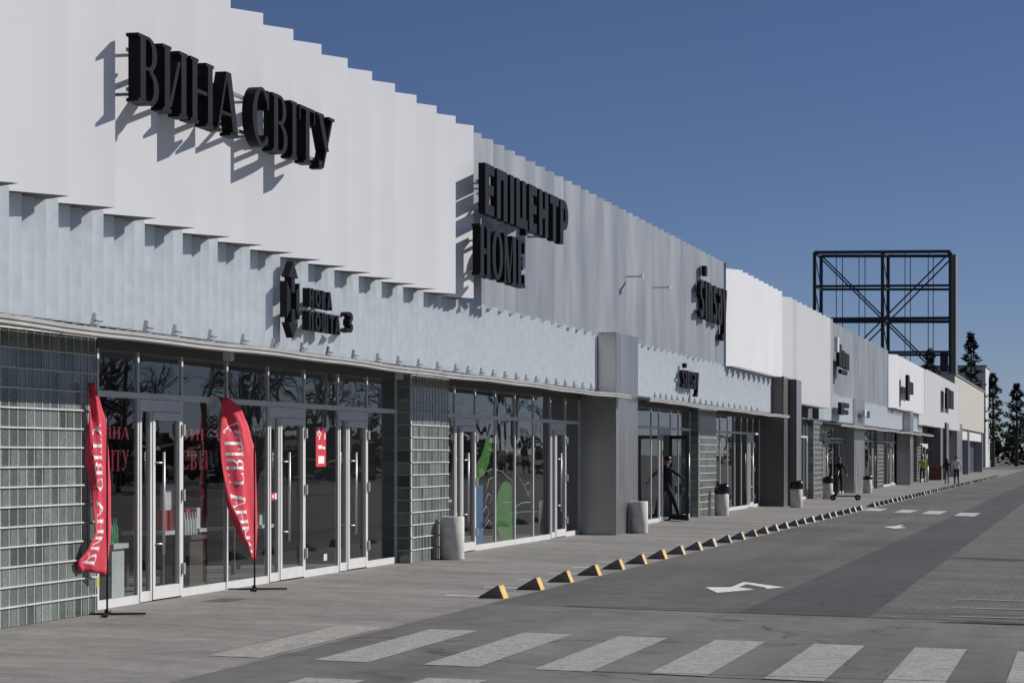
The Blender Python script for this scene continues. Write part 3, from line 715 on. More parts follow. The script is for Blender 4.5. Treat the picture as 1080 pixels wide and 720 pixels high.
# fashion shop sign
dF = 10.28
y0 = Yat(738.5, dF)
r3 = thing('shop_sign', (-dF, y0 + 2.5, 5.0), 'large black lower-case sinsay sign partly behind the white cladding', 'shop sign')
wall_text(r3, 'sinsay', SANS, y0, y0 + 5.05, Zat(745, 336.5, dF), Zat(745, 296.5, dF) - Zat(745, 336.5, dF), dF + 0.12, dF, sp=0.03)
rails(r3, y0 + 0.1, y0 + 4.0, (Zat(745, 329, dF), Zat(745, 312, dF)), dF + 0.15, 6, 10.55)
# small signs on the zinc band
dF = 10.30
yy = lambda px: Yat(px, dF)
r4 = thing('shop_sign', (-dF, yy(335), 3.4), 'small black НОВА ПОШТА 3 sign with an arrow emblem on the zinc band', 'shop sign')
wall_text(r4, 'НОВА', SANS, yy(326), yy(351), 3.76, 0.25, dF + 0.10, dF, sp=0.05)
wall_text(r4, 'ПОШТА', SANS, yy(325.5), yy(359.5), 3.44, 0.26, dF + 0.10, dF, sp=0.05)
wall_text(r4, '3', SANS, yy(365), yy(373.5), 3.49, 0.30, dF + 0.10, dF)
rails(r4, yy(322), yy(368), (3.72,), dF + 0.115, 5, 10.6, 0.025)
ye = yy(309.5); zc = 3.80
def emb(polys):
    fn = lambda u, v_, dp: (-dF - 0.10 + dp, ye + u, zc + v_)
    return glyph_mesh([[q] for q in polys], fn, 0.10)
emb([[(-.20, .30), (.20, .30), (0, .52)], [(-.07, .10), (.07, .10), (.07, .30), (-.07, .30)]]).build('emblem_arrow', 'letter', r4)
emb([[(-.20, -.30), (0, -.50), (.20, -.30)], [(-.07, -.30), (.07, -.30), (.07, -.12), (-.07, -.12)]]).build('emblem_arrow', 'letter', r4)
emb([[(-.26, .24), (-.26, -.24), (-.12, -.12), (-.12, .12)]]).build('emblem_side', 'letter', r4)
emb([[(.26, .24), (.12, .12), (.12, -.12), (.26, -.24)]]).build('emblem_side', 'letter', r4)
y0 = yy(720)
r5 = thing('shop_sign', (-dF, y0 + 1.4, 3.4), 'small black sinsay sign on the zinc band right of the steel pier', 'shop sign')
wall_text(r5, 'sinsay', SANS, y0, y0 + 2.75, 3.50, 0.46, dF + 0.10, dF, sp=0.03)
# far signs: too far off to read, dark letter-like blocks
def far_sign(label, bars, d_=9.9):
    ys = [Yat(q[0], d_) for q in bars]; r = thing('shop_sign', (-d_, ys[0], Zat(bars[0][0], bars[0][3], d_)), label, 'shop sign')
    for px0, px1, py0, py1, m in bars:
        b = MB(); b.box(-d_ - 0.14, -d_, Yat(px0, d_), Yat(px1, d_), Zat(px0, py1, d_), Zat(px0, py0, d_)); b.build('letter', m, r, 0.02)
    return r
far_sign('far dark sign with a slim white edge on the second grey cladding', [(883.6, 885.2, 355, 371, 'white_goods'), (885.3, 888, 362, 386, 'letter'), (888.6, 891.6, 369, 387, 'letter'), (892.2, 896, 372, 389, 'letter'), (887.5, 894, 389, 393.5, 'letter')], 9.95)
far_sign('far black cross-shaped sign on the white cladding', [(957.6, 959.6, 395, 422, 'letter'), (959.7, 963.5, 402, 415, 'letter')], 9.6)
far_sign('farthest black sign of two upright letters on white cladding', [(998.8, 1001.6, 408.5, 430, 'letter'), (1002.4, 1006, 411, 430.5, 'letter')], 9.55)
far_sign('small rounded black sign on the far zinc band', [(887.2, 890.4, 424, 437, 'letter'), (890.5, 895.8, 424.3, 429.5, 'letter'), (890.5, 895.0, 431.5, 436.5, 'letter')], 10.1)
far_sign('small dark box sign with white side on the far zinc band', [(912.3, 914, 432, 439.5, 'white_goods'), (914.1, 917.6, 433, 440, 'navy')], 10.1)

# ------------------------------------------------------------------ things in the first shop's windows
def glass_text(lines, label, px0, px1, m, back=0.03):
    y0, y1 = Y(px0), Y(px1); r = thing('window_lettering', (-D - back, (y0 + y1) / 2, 1.9), label, 'window lettering')
    for t, za, zb in lines: 
        tot = len(t); wall_text(r, t, SERIF, y0, y1, za, zb - za, D + back + 0.006, D + back, m, 'letter', 0.05)
glass_text([('ВИНА', 1.93, 2.07), ('СВІТУ', 1.56, 1.80)], 'red ВИНА СВІТУ lettering on the window between the first two doors', 193.5, 234, 'red_vinyl')
glass_text([('ВИНА', 1.93, 2.07), ('СВІТУ', 1.56, 1.80)], 'red ВИНА СВІТУ lettering on the window left of the first door', 104, 139, 'red_vinyl')
def flat(name, polys, d_, m, label, cat, th=0.008, group=None):
    """flat sheet behind or on the glass; polys in photo columns/rows on plane d_"""
    b = MB()
    for q in polys:
        pts = [(Yat(px, d_), Zat(px, py, d_)) for px, py in q]; n = len(pts)
        b.add([(-d_ - th, y, z) for y, z in pts] + [(-d_, y, z) for y, z in pts], [tuple(reversed(range(n))), tuple(range(n, 2 * n))] + [(i, (i + 1) % n, n + (i + 1) % n, n + i) for i in range(n)])
    o = b.build(name, m); tag(o, label, cat, group); return o
def place_sheet(name, px0, px1, py0, py1, d_, m, label, cat, marks=()):
    y0, y1 = Yat(px0, d_), Yat(px1, d_); z1, z0 = Zat(px0, py0, d_), Zat(px0, py1, d_)
    r = thing(name, (-d_, (y0 + y1) / 2, z0), label, cat)
    b = MB(); b.box(-d_ - 0.004, -d_, y0, y1, z0, z1); b.build('sheet', m, r)
    mk = MB()
    for u0, v0, u1, v1 in marks: mk.box(-d_ + 0.0005, -d_ + 0.003, y0 + (y1 - y0) * u0, y0 + (y1 - y0) * u1, z0 + (z1 - z0) * v0, z0 + (z1 - z0) * v1)
    if marks: mk.build('print', 'white_print', r)
    return r
place_sheet('poster', 333.2, 343.8, 450, 492, D - 0.006, 'red_paper', 'tall red poster with white print on the window right of the second door', 'poster',
            [(.22, .88, .36, .98), (.14, .78, .22, .86), (.42, .78, .50, .86), (.22, .85, .42, .88), (.22, .76, .42, .79), (.26, .68, .38, .75), (.66, .93, .96, .98), (.82, .69, .93, .84), (.2, .45, .62, .54), (.68, .44, .88, .51), (.22, .08, .80, .27)])
place_sheet('sticker', 286.2, 291.8, 519.5, 527, D - 0.006, 'red_paper', 'small red and white sticker low on the second door', 'sticker', [(.62, .1, .95, .9), (.15, .3, .4, .7)])
place_sheet('sticker', 101.8, 104.8, 608, 619, D - 0.05, 'tag_yellow', 'small yellow tag at the foot of the glass block wall', 'sticker')
place_sheet('sticker', 341.5, 345, 584, 591, D - 0.006, 'white_goods', 'small white notice low on the window below the red poster', 'sticker')
def display(px0, px1, d_, h, m, label, topm='white_goods'):
    y0, y1 = Yat(px0, d_), Yat(px1, d_); r = thing('display_stand', (-d_, (y0 + y1) / 2, 0.012), label, 'display stand')
    b = MB(); b.box(-d_ - 0.4, -d_, y0, y1, 0.012, 0.62); b.box(-d_ - 0.44, -d_ + 0.04, y0 - 0.04, y1 + 0.04, 0.621, 0.68); b.build('plinth', topm, r)
    b = MB()
    for i in range(5):
        y = y0 + (y1 - y0) * (i + 0.5) / 5; b.lathe((-d_ - 0.1, y, 0.681), [(0.036, 0), (0.036, 0.18), (0.014, 0.24), (0.014, 0.3)], 10)
    b.build('bottles', m, r)
    b = MB(); b.box(-d_ - 0.42, -d_ - 0.38, y0, y1, 0.681, h); b.build('backboard', m, r)
display(118, 131, 11.35, 1.42, 'green_print', 'green display stand of bottles behind the glass left of the first door')
display(200, 214, 11.6, 1.35, 'white_goods', 'pale display stand of bottles behind the window with red lettering', 'shelf')
def rack(y0, y1, d_, h, label, m='shelf'):
    r = thing('shelf_rack', (-d_, (y0 + y1) / 2, 0.012), label, 'shelves')
    b = MB(); b.box(-d_ - 0.35, -d_ - 0.33, y0, y1, 0.012, h)
    for y in (y0, y1 - 0.03): b.box(-d_ - 0.329, -d_, y, y + 0.03, 0.012, h)
    n = 5
    for k in range(n): b.box(-d_ - 0.328, -d_ + 0.002, y0 + 0.031, y1 - 0.031, 0.1 + k * (h - 0.2) / n, 0.125 + k * (h - 0.2) / n)
    b.build('frame', m, r)
    g = MB()
    for k in range(n):
        z = 0.126 + k * (h - 0.2) / n; y = y0 + 0.09
        while y < y1 - 0.08:
            s_ = random.uniform(0.8, 1.05); g.lathe((-d_ - 0.12, y, z), [(0.036 * s_, 0), (0.036 * s_, 0.17 * s_), (0.013, 0.23 * s_), (0.013, 0.28 * s_)], 7, random.choice((0, 0, 1, 2))); y += random.uniform(0.1, 0.2)
    g.build('bottles', ['navy', 'green_print', 'white_goods'], r)
rack(27.6, 30.4, 13.6, 2.1, 'tall wooden rack of bottles inside the wine shop opposite the first door')
rack(31.6, 34.4, 14.4, 2.1, 'wooden bottle rack inside the wine shop behind the second feather flag')
rack(36.0, 38.6, 13.8, 2.0, 'wooden bottle rack inside the wine shop near its third door')
rack(25.9, 27.3, 12.3, 1.6, 'low rack of red and pale boxes just inside the first wine shop window', 'wall_in')
def goods(y0, y1, d_, z, label, cols, n, w0=0.16, h0=0.22):
    rnd = random.Random(int(y0 * 100)); r = thing('display_table', (-d_, (y0 + y1) / 2, 0.012), label, 'display table')
    b = MB(); b.box(-d_ - 0.6, -d_, y0, y1, z - 0.05, z); b.build('table_top', 'white_goods', r)
    for yy_ in (y0 + 0.05, y1 - 0.05):
        for xx in (-d_ - 0.55, -d_ - 0.05): b = MB(); b.box(xx - 0.025, xx + 0.025, yy_ - 0.025, yy_ + 0.025, 0.012, z - 0.051); b.build('leg', 'shelf', r)
    b = MB()
    for i in range(n):
        y = y0 + 0.1 + (y1 - y0 - 0.2) * (i + 0.5) / n; h = h0 * rnd.uniform(0.6, 1.5); b.box(-d_ - rnd.uniform(0.3, 0.5), -d_ - 0.06, y - w0 * 0.4, y + w0 * 0.4, z + 0.001, z + h, i % len(cols))
    b.build('boxed_goods', cols, r)
goods(29.4, 31.0, 11.7, 0.75, 'display table with red boxes behind the window with red lettering', ['red_paper', 'red_vinyl', 'white_goods', 'shelf'], 7)
goods(32.9, 34.6, 12.0, 0.70, 'display table with mixed boxes behind the window with the red poster', ['shelf', 'white_goods', 'green_print', 'red_paper'], 7)
goods(43.8, 46.6, 12.4, 0.85, 'long table of pale and blue boxes inside the home store', ['white_goods', 'blue', 'wall_in', 'green'], 11, 0.2, 0.3)
goods(58.0, 60.5, 12.2, 0.8, 'table of folded clothes inside the shop with the open door', ['white_goods', 'cloth_grey', 'blue', 'cloth_dark'], 9, 0.24, 0.14)
goods(73.5, 77.0, 12.2, 0.85, 'table of pale boxes inside the shop before the dark brown pier', ['white_goods', 'wall_in', 'cloth_grey'], 11, 0.26, 0.24)
# window pictures of the home store
dG = D + 0.03
flat('window_decal', [[(518, 452), (519, 470), (516, 487), (511, 500), (505, 505), (501.3, 503), (501.3, 490), (507, 482), (511, 470), (513, 459)]], dG, 'green', 'green leaf-shaped picture high in the window right of the first home store door', 'window decal')
flat('window_decal', [[(534 + 11 * math.cos(R(a)), 540 + 33 * math.sin(R(a))) for a in range(0, 360, 20)]], dG, 'green', 'green oval picture low in the home store window', 'window decal')
flat('window_decal', [[(502, 511), (509.5, 511), (509.5, 573.5), (502, 575)]], dG, 'blue', 'narrow blue picture beside the first home store door', 'window decal')
b = MB()
def scrawl(pts, w_=0.011):
    p = [(-dG - 0.004, Yat(a, dG), Zat(a, c, dG)) for a, c in pts]
    b.tube(p, w_ / 2, 5)
scrawl([(511, 498), (519, 494), (530, 497), (540, 507), (541, 524)]); scrawl([(526, 462), (531, 472), (536, 478), (534, 466), (527, 460)])
scrawl([(512, 520), (516, 505), (524, 501)]); scrawl([(545, 470), (548, 462), (551, 470), (547, 478), (545, 470)]); scrawl([(545, 498), (553, 512), (559, 525)])
scrawl([(507, 545), (513, 533), (516, 540), (511, 552)]); scrawl([(508, 560), (516, 548), (519, 552)]); scrawl([(511, 532), (515, 520), (520, 524), (516, 531)])
scrawl([(553, 512), (558, 508), (561, 516), (556, 522)]); scrawl([(543, 535), (550, 530), (560, 529)]); scrawl([(524, 533), (532, 529), (541, 530)])
tag(b.build('window_drawing', 'white_print'), 'thin white line drawings on the home store windows', 'window decal')
for px0, px1, py0, py1, lb in ((762.4, 766.5, 468, 480.5, 'pale box on display in the fourth shop window, left one'), (767.2, 770, 468.5, 481, 'pale box on display in the fourth shop window, right one')):
    y0_, y1_ = Yat(px0, 11.4), Yat(px1, 11.4); b = MB(); b.box(-11.6, -11.4, y0_, y1_, Zat(px0, py1, 11.4), Zat(px0, py0, 11.4)); tag(b.build('display_box', 'white_goods', None, 0.01), lb, 'box')

# ------------------------------------------------------------------ feather flags
def flag(px, py, top, rows, label, blow, extra=0):
    """rows: (height fraction, left width in m); sail streams from the pole"""
    X0, Y0_ = ground(px, py); z0 = gz(X0)
    r = thing('feather_flag', (X0, Y0_, z0), label, 'flag', 'red feather flags')
    b = MB(); b.tube([(X0, Y0_, z0 + 0.02), (X0, Y0_, top - 0.5), (X0 - 0.02, Y0_ - 0.02, top - 0.3)], [0.012, 0.010, 0.006], 8); b.build('pole', 'black', r)
    b = MB()
    for a in range(4):
        t = R(20 + 90 * a); b.bar((X0, Y0_, z0 + 0.012), (X0 + 0.42 * math.cos(t), Y0_ + 0.42 * math.sin(t), z0 + 0.012), 0.05, 0.02)
    b.tube([(X0, Y0_, z0 + 0.005), (X0, Y0_, z0 + 0.06)], 0.03, 10); b.build('base', 'black', r)
    nv, nu = 40, 10; dv = Vector((blow[0], blow[1], 0)).normalized(); nm = Vector((-dv.y, dv.x, 0))
    def interp(t, k):
        for (t0, *a), (t1, *c) in zip(rows, rows[1:]):
            if t0 <= t <= t1:
                u = (t - t0) / (t1 - t0); u = u * u * (3 - 2 * u) * 0.5 + u * 0.5; return a[k] + (c[k] - a[k]) * u
        return rows[-1][k + 1]
    def pt(u, t, off=0):
        a, c = interp(t, 0), interp(t, 1); z = interp(t, 2) if len(rows[0]) > 3 else None
        w_ = a + (c - a) * u
        rp = 0.035 * math.sin(7 * u + 5 * t + extra) * min(1, abs(w_) * 3) + 0.02 * math.sin(15 * u - 9 * t + extra * 2) * min(1, abs(w_) * 3)
        q = Vector((X0, Y0_, 0)) + dv * w_ + nm * (rp + off)
        q.z = zb_ + (top - zb_) * t - (0.16 * u * max(0, 1 - t * 4)) * extra_droop
        return q
    zb_ = rows_z0; b = MB(); 
    for j in range(nv + 1):
        for i in range(nu + 1): b.v.append(tuple(pt(i / nu, j / nv)))
    for j in range(nv):
        for i in range(nu):
            b.f.append([j * (nu + 1) + i, j * (nu + 1) + i + 1, (j + 1) * (nu + 1) + i + 1, (j + 1) * (nu + 1) + i]); b.mi.append(0); b.smooth.append(True)
    s = b.build('sail', 'red_cloth', r); so = s.modifiers.new('thick', 'SOLIDIFY'); so.thickness = 0.003; so.offset = 0
    return r, pt, s, nm
# printed name runs upward, seen from the reverse side
def flag_text(pt, s, t0, t1, u0, u1, side):
    text = 'ВИНА СВІТУ'; sp = 0.07
    tot = sum(SERIF[c][0] if c != ' ' else 0.3 for c in text) + sp * (len(text) - 1); x = 0; b = MB()
    for c in text:
        if c == ' ': x += 0.3 + sp; continue
        for st in SERIF[c][1]:
            for q in st:
                # subdivide each stroke along its length so it follows the cloth
                if len(q) != 4: continue
                n = 6
                for k in range(n):
                    for kk in range(2):
                        def bl(a, e):
                            x0_ = q[0][0] + (q[1][0] - q[0][0]) * a; y0_ = q[0][1] + (q[1][1] - q[0][1]) * a
                            x1_ = q[3][0] + (q[2][0] - q[3][0]) * a; y1_ = q[3][1] + (q[2][1] - q[3][1]) * a
                            return x0_ + (x1_ - x0_) * e, y0_ + (y1_ - y0_) * e
                        cs = [bl(kk / 2, k / n), bl(kk / 2 + .5, k / n), bl(kk / 2 + .5, (k + 1) / n), bl(kk / 2, (k + 1) / n)]
                        vs = []
                        for gx, gy in cs:
                            t = t0 + (t1 - t0) * (x + gx) / tot; u = u0 + (u1 - u0) * gy
                            vs.append(tuple(pt(u, t, side * 0.004)))
                        b.add(vs, [(0, 1, 2, 3)], 0, False)
        x += SERIF[c][0] + sp
    b.build('printed_name', 'white_print', s)
# u runs from the pole (0) to the free edge (1): rows give pole-side and free-side offsets along the blowing direction
rows_z0 = 0.43; extra_droop = -0.45
f1, pt1, sail1, n1_ = flag(113, 648, 2.53, [(0.0, 0.0, 0.50), (0.04, 0.0, 0.56), (0.12, -0.03, 0.38), (0.22, -0.06, 0.23), (0.45, -0.06, 0.26), (0.62, -0.03, 0.31), (0.8, 0.02, 0.29), (0.9, 0.10, 0.28), (1.0, 0.25, 0.27)], 'red feather flag with crumpled white lettering before the glass block wall', (-0.22, -0.74), 0.6)
flag_text(pt1, sail1, 0.04, 0.80, 0.82, 0.40, -1); flag_text(pt1, sail1, 0.04, 0.80, 0.82, 0.40, 1)
rows_z0 = 0.38; extra_droop = 0.0
f2, pt2, sail2, n2_ = flag(268.5, 621.5, 2.47, [(0.0, -0.02, 0.05), (0.06, -0.03, 0.14), (0.19, -0.05, 0.38), (0.36, -0.05, 0.58), (0.66, -0.03, 0.70), (0.8, 0.10, 0.73), (0.95, 0.33, 0.74), (1.0, 0.62, 0.74)], 'upright red feather flag with readable white lettering between the doors', (-0.22, -0.74), 1.7)
flag_text(pt2, sail2, 0.04, 0.86, 0.88, 0.42, -1); flag_text(pt2, sail2, 0.04, 0.86, 0.88, 0.42, 1)

# ------------------------------------------------------------------ concrete bins
def litter_bin(px, py, label, bag=None, bag_m='bag', h=0.72, rad=0.205):
    X0, Y0_ = ground(px, py); Y0_ += rad * 0.6
    r = thing('litter_bin', (X0, Y0_, gz(X0)), label, 'litter bin', 'round concrete litter bins along the facade'); c = (X0, Y0_, gz(X0))
    b = MB(); b.lathe(c, [(0, 0.0), (rad - 0.01, 0.0), (rad, 0.012), (rad, h - 0.012), (rad - 0.012, h), (rad - 0.055, h), (rad - 0.06, h - 0.01), (rad - 0.06, 0.1), (0, 0.1)], 28); b.build('body', 'bin_concrete', r)
    b = MB(); b.lathe(c, [(rad - 0.065, h - 0.30), (rad - 0.065, h - 0.02), (0.0, h - 0.06)], 20); 
    if bag is None: b.build('liner', 'black', r)
    else:
        b = MB(); n = 20; prof = [(rad + 0.012, h - 0.10), (rad + 0.03, h - 0.02), (rad + 0.02, h + 0.05), (rad - 0.02, h + bag), (rad - 0.10, h + bag * 0.8), (0.0, h + bag * 0.35)]
        o = len(b.v)
        for i, (q, z) in enumerate(prof):
            for k in range(n):
                a = 2 * math.pi * k / n; f = 1 + 0.07 * math.sin(3 * a + i) + random.uniform(-0.03, 0.03)
                b.v.append((c[0] + q * f * math.cos(a), c[1] + q * f * math.sin(a), c[2] + z + 0.05 * math.sin(a + 2) * (i > 1)))
        for i in range(len(prof) - 1):
            for k in range(n): b.f.append([i * n + k, i * n + (k + 1) % n, (i + 1) * n + (k + 1) % n, (i + 1) * n + k]); b.mi.append(0); b.smooth.append(True)
        b.build('bin_bag', 'bag', r)
litter_bin(474.8, 590, 'bare concrete bin before the glass block pier, nearest to the crossing')
litter_bin(672.7, 562.3, 'bare pale concrete bin against the grey steel pier')
litter_bin(760.5, 543.5, 'concrete bin with a bulging tilted black bag beside the fourth shop', 0.17)
litter_bin(839.5, 535.2, 'concrete bin under a tall black bag against the dark brown pier', 0.15)
litter_bin(872.5, 526, 'concrete bin with a black bag behind the scooter', 0.16)
litter_bin(914.5, 519.8, 'farthest concrete bin with a flat black top beyond the scooter', 0.04)

# ------------------------------------------------------------------ concrete wedges along the pavement edge
b = MB()
L, W0, W1, HH = 0.24, -0.27, 0.09, 0.165                          # long slope to the pavement, short one to the road
v = [(W0, 0, 0.0), (W1, 0, 0.0), (0.02, 0, HH), (-0.005, 0, HH)]
b.add(v + [(x, L, z) for x, _, z in v], [(0, 1, 2, 3), (7, 6, 5, 4), (0, 3, 7, 4), (2, 3, 7, 6)], 0)
b.add([(W1, 0, 0.0), (W1, L, 0.0), (0.02, L, HH), (0.02, 0, HH)], [(0, 1, 2, 3)], 1); b.add([(W0, 0, 0), (W1, 0, 0), (W1, L, 0), (W0, L, 0)], [(0, 3, 2, 1)], 0)
wedge_near = b.build('kerb_wedge', ['concrete_dark', 'yellow'])  # darker concrete body: the shade of the near face put into its colour
b2_mats = ['concrete_dark', 'concrete']
wedge_far = wedge_near.copy(); wedge_far.data = wedge_near.data.copy(); COL.objects.link(wedge_far); wedge_far.data.materials[1] = M['concrete']
wedge_mid = wedge_near.copy(); wedge_mid.data = wedge_near.data.copy(); wedge_mid.data.materials[1] = M['faded_yellow']
X_, Yw0 = ground(533, 631); YwN = ground(911, 538.2)[1]
nW = round((YwN - Yw0) / 1.93); stp = (YwN - Yw0) / nW
print('wedges', Yw0, YwN, nW, stp, X_)
wedge_mid_used = True
seqY = [Yw0 + i * stp for i in range(nW + 1)] + [ground(924.5, 534.6)[1] + i * stp for i in range(60)]
dash = MB()
order = ['first', 'second', 'third', 'fourth', 'fifth', 'sixth', 'seventh', 'eighth', 'ninth', 'tenth']
for i, y in enumerate(seqY):
    o = wedge_near if i == 0 else (wedge_far if i == nW else (wedge_near if i < 7 else wedge_mid if i < 14 else wedge_far).copy())
    if i not in (0, nW): COL.objects.link(o)
    o.location = (X_ - 0.09 + random.uniform(-0.02, 0.02), y, gz(X_ - 0.09) - 0.004); o.rotation_euler = (0, math.atan(K), random.uniform(-0.05, 0.05))
    if i < 7: tag(o, f'{order[i]} concrete wedge with yellow side, counted from the crossing', 'wedge', 'concrete wedges along the pavement edge')
    elif i < 14: tag(o, 'concrete wedge with faded pale yellow side midway along the near row', 'wedge', 'faded wedges midway along the near row')
    elif i <= nW: tag(o, 'plain concrete wedge on the pavement edge before the far crossing', 'wedge', 'plain wedges before the far crossing')
    else: tag(o, 'tiny far concrete wedge on the pavement edge beyond the far crossing', 'wedge', 'far wedges beyond the far crossing')
    if i < 14: decal(dash, [(X_ - 0.85, y + 0.20), (X_ - 0.36, y + 0.20), (X_ - 0.36, y + 0.33), (X_ - 0.85, y + 0.33)], 0.004)
structure(dash.build('edge_dashes', 'fresh_paint'))

# ------------------------------------------------------------------ people
def skin_mesh(name, verts, edges, rads, mats, pick, parent, root_i=0, sub=2):
    me = bpy.data.meshes.new(name); me.from_pydata(verts, edges, []); o = bpy.data.objects.new(name, me); COL.objects.link(o)
    sk = o.modifiers.new('skin', 'SKIN'); sk.use_smooth_shade = True
    for i, sv in enumerate(me.skin_vertices[0].data):
        sv.radius = rads[i] if hasattr(rads[i], '__len__') else (rads[i], rads[i]); sv.use_root = (i == root_i)
    ss = o.modifiers.new('sub', 'SUBSURF'); ss.levels = sub; ss.render_levels = sub
    dg = bpy.context.evaluated_depsgraph_get(); nm = bpy.data.meshes.new_from_object(o.evaluated_get(dg))
    bpy.data.objects.remove(o); q = bpy.data.objects.new(name, nm); COL.objects.link(q)
    nm.materials.clear()
    for m in mats: nm.materials.append(M[m])
    V = [Vector(p) for p in verts]
    for f in nm.polygons:
        c = f.center; best = min(range(len(edges)), key=lambda e: seg_d(c, V[edges[e][0]], V[edges[e][1]]) - 0.3 * (rads[edges[e][0]] if not hasattr(rads[edges[e][0]], '__len__') else rads[edges[e][0]][0]))
        f.material_index = pick[best]; f.use_smooth = True
    if parent: q.parent = parent
    return q
def seg_d(p, a, b_):
    ab = b_ - a; t = max(0, min(1, (p - a).dot(ab) / max(1e-9, ab.length_squared))); return (p - a - t * ab).length
def person(label, loc, rz, h, pose, mats, hair, long_hair=False, group=None):
    """pose in body frame (x right, y forward, z up) for a 1.75 m body. mats: top, legs, shoe, skin"""
    r = local('person', label, 'person', loc, rz, group); k = h / 1.75
    J = dict(pel=(0, 0, .93), waist=(0, .0, 1.08), chest=(0, .0, 1.28), neckb=(0, -.01, 1.45), neck=(0, .01, 1.52), headb=(0, .025, 1.58), head=(0, .03, 1.66), crown=(0, .02, 1.73),
             shL=(-.17, 0, 1.41), shR=(.17, 0, 1.41), elL=(-.23, -.02, 1.13), elR=(.23, -.02, 1.13), wrL=(-.24, .06, .89), wrR=(.24, .06, .89),
             hipL=(-.09, 0, .90), hipR=(.09, 0, .90), knL=(-.10, .02, .49), knR=(.10, .02, .49), anL=(-.10, -.02, .09), anR=(.10, -.02, .09), toL=(-.11, .14, .035), toR=(.11, .14, .035))
    J.update(pose)
    rad = dict(pel=(.15, .11), waist=(.135, .10), chest=(.155, .11), neckb=(.085, .075), neck=.055, headb=.075, head=(.078, .095), crown=.05, shL=.066, shR=.066, elL=.045, elR=.045, wrL=.031, wrR=.031,
               hipL=.092, hipR=.092, knL=.062, knR=.062, anL=.045, anR=.045, toL=.036, toR=.036)
    names = list(J); V = [Vector(J[n]) * k for n in names]; Rr = [tuple(q * k for q in rad[n]) if isinstance(rad[n], tuple) else rad[n] * k for n in names]
    idx = {n: i for i, n in enumerate(names)}
    E = []; pk = []
    def ed(a, b_, m): E.append((idx[a], idx[b_])); pk.append(m)
    ed('pel', 'waist', 0); ed('waist', 'chest', 0); ed('chest', 'neckb', 0); ed('neckb', 'neck', 3); ed('neck', 'headb', 3); ed('headb', 'head', 3); ed('head', 'crown', 3)
    for s in 'LR':
        ed('chest', 'sh' + s, 0); ed('sh' + s, 'el' + s, 0); ed('el' + s, 'wr' + s, 0)
        ed('pel', 'hip' + s, 1); ed('hip' + s, 'kn' + s, 1); ed('kn' + s, 'an' + s, 1); ed('an' + s, 'to' + s, 2)
        # hand: palm and five fingers
        wr = Vector(J['wr' + s]); dr = (wr - Vector(J['el' + s])).normalized(); sd_ = dr.cross(Vector((0, 1, 0.2))).normalized()
        fw = sd_.cross(dr).normalized()
        def addv(nm, p, q):
            idx[nm] = len(V); V.append(p * k); Rr.append(q * k)
        addv('pa' + s, wr + dr * 0.075, 0.030); ed('wr' + s, 'pa' + s, 3)
        for fi, (o_, ln) in enumerate(((-.030, .062), (-.010, .075), (.010, .070), (.030, .055))):
            b0 = wr + dr * 0.11 + fw * o_; addv(f'f{fi}{s}', b0, .0095); ed('pa' + s, f'f{fi}{s}', 3)
            addv(f'g{fi}{s}', b0 + dr * ln * .55 + sd_ * .012, .0085); ed(f'f{fi}{s}', f'g{fi}{s}', 3)
            addv(f'h{fi}{s}', b0 + dr * ln * .95 + sd_ * .032, .0075); ed(f'g{fi}{s}', f'h{fi}{s}', 3)
        addv('t' + s, wr + dr * .055 + fw * -.045, .011); ed('pa' + s, 't' + s, 3); addv('u' + s, wr + dr * .10 + fw * -.06, .009); ed('t' + s, 'u' + s, 3)
    skin_mesh('body', [tuple(p) for p in V], E, Rr, mats, pk, r)
    hd = Vector(J['head']) * k; up = (hd - Vector(J['neck']) * k).normalized(); fwd = Vector((0, 1, 0)); fwd = (fwd - up * fwd.dot(up)).normalized()
    fwd = Matrix.Rotation(J.get('turn', 0) if not hasattr(J.get('turn', 0), '__len__') else 0, 3, 'Z') @ fwd
    sd2 = fwd.cross(up)
    b = MB()
    for sx in (-1, 1):                                          # ears, eyes
        b.lathe(tuple(hd + sd2 * sx * .079 * k - Vector((0, 0, .02)) * k), [(0, 0), (.012 * k, .01 * k), (.010 * k, .045 * k), (0, .055 * k)], 8)
    b.tube([hd + fwd * .088 * k + up * .005, hd + fwd * .112 * k - up * .035 * k, hd + fwd * .09 * k - up * .045 * k], [.008 * k, .014 * k, .008 * k], 8)
    b.build('face', mats[3], r)
    e = MB()
    for sx in (-1, 1): e.lathe(tuple(hd + fwd * .088 * k + sd2 * sx * .032 * k), [(0, -.008 * k), (.010 * k, 0), (0, .008 * k)], 8)
    e.tube([hd + fwd * .088 * k - up * .07 * k - sd2 * .024 * k, hd + fwd * .094 * k - up * .07 * k, hd + fwd * .088 * k - up * .07 * k + sd2 * .024 * k], .005 * k, 6)
    e.build('eyes_and_mouth', 'cloth_dark', r)
    hb = MB(); n, m_ = 16, 9
    for i in range(m_ + 1):
        a = math.pi * i / m_ * (0.62 if not long_hair else 0.62)
        for j in range(n):
            t = 2 * math.pi * j / n; q = math.sin(a); fr = math.sin(t)
            lo = 0.115 * math.cos(a) * k
            if fr > 0.3 and i > m_ * 0.55: lo = max(lo, 0.055 * k)
            p = hd + sd2 * (0.093 * k * q * math.cos(t)) + fwd * (0.108 * k * q * fr - 0.012 * k) + up * (lo - 0.01 * k)
            if long_hair and i >= m_ - 2 and fr < 0.2: p = p - Vector((0, 0, 0.10 * k * (i - m_ + 3))) + fwd * (-0.02)
            hb.v.append(tuple(p))
    for i in range(m_):
        for j in range(n): hb.f.append([i * n + j, i * n + (j + 1) % n, (i + 1) * n + (j + 1) % n, (i + 1) * n + j]); hb.mi.append(0); hb.smooth.append(True)
    hb.build('hair', hair, r)
    return r
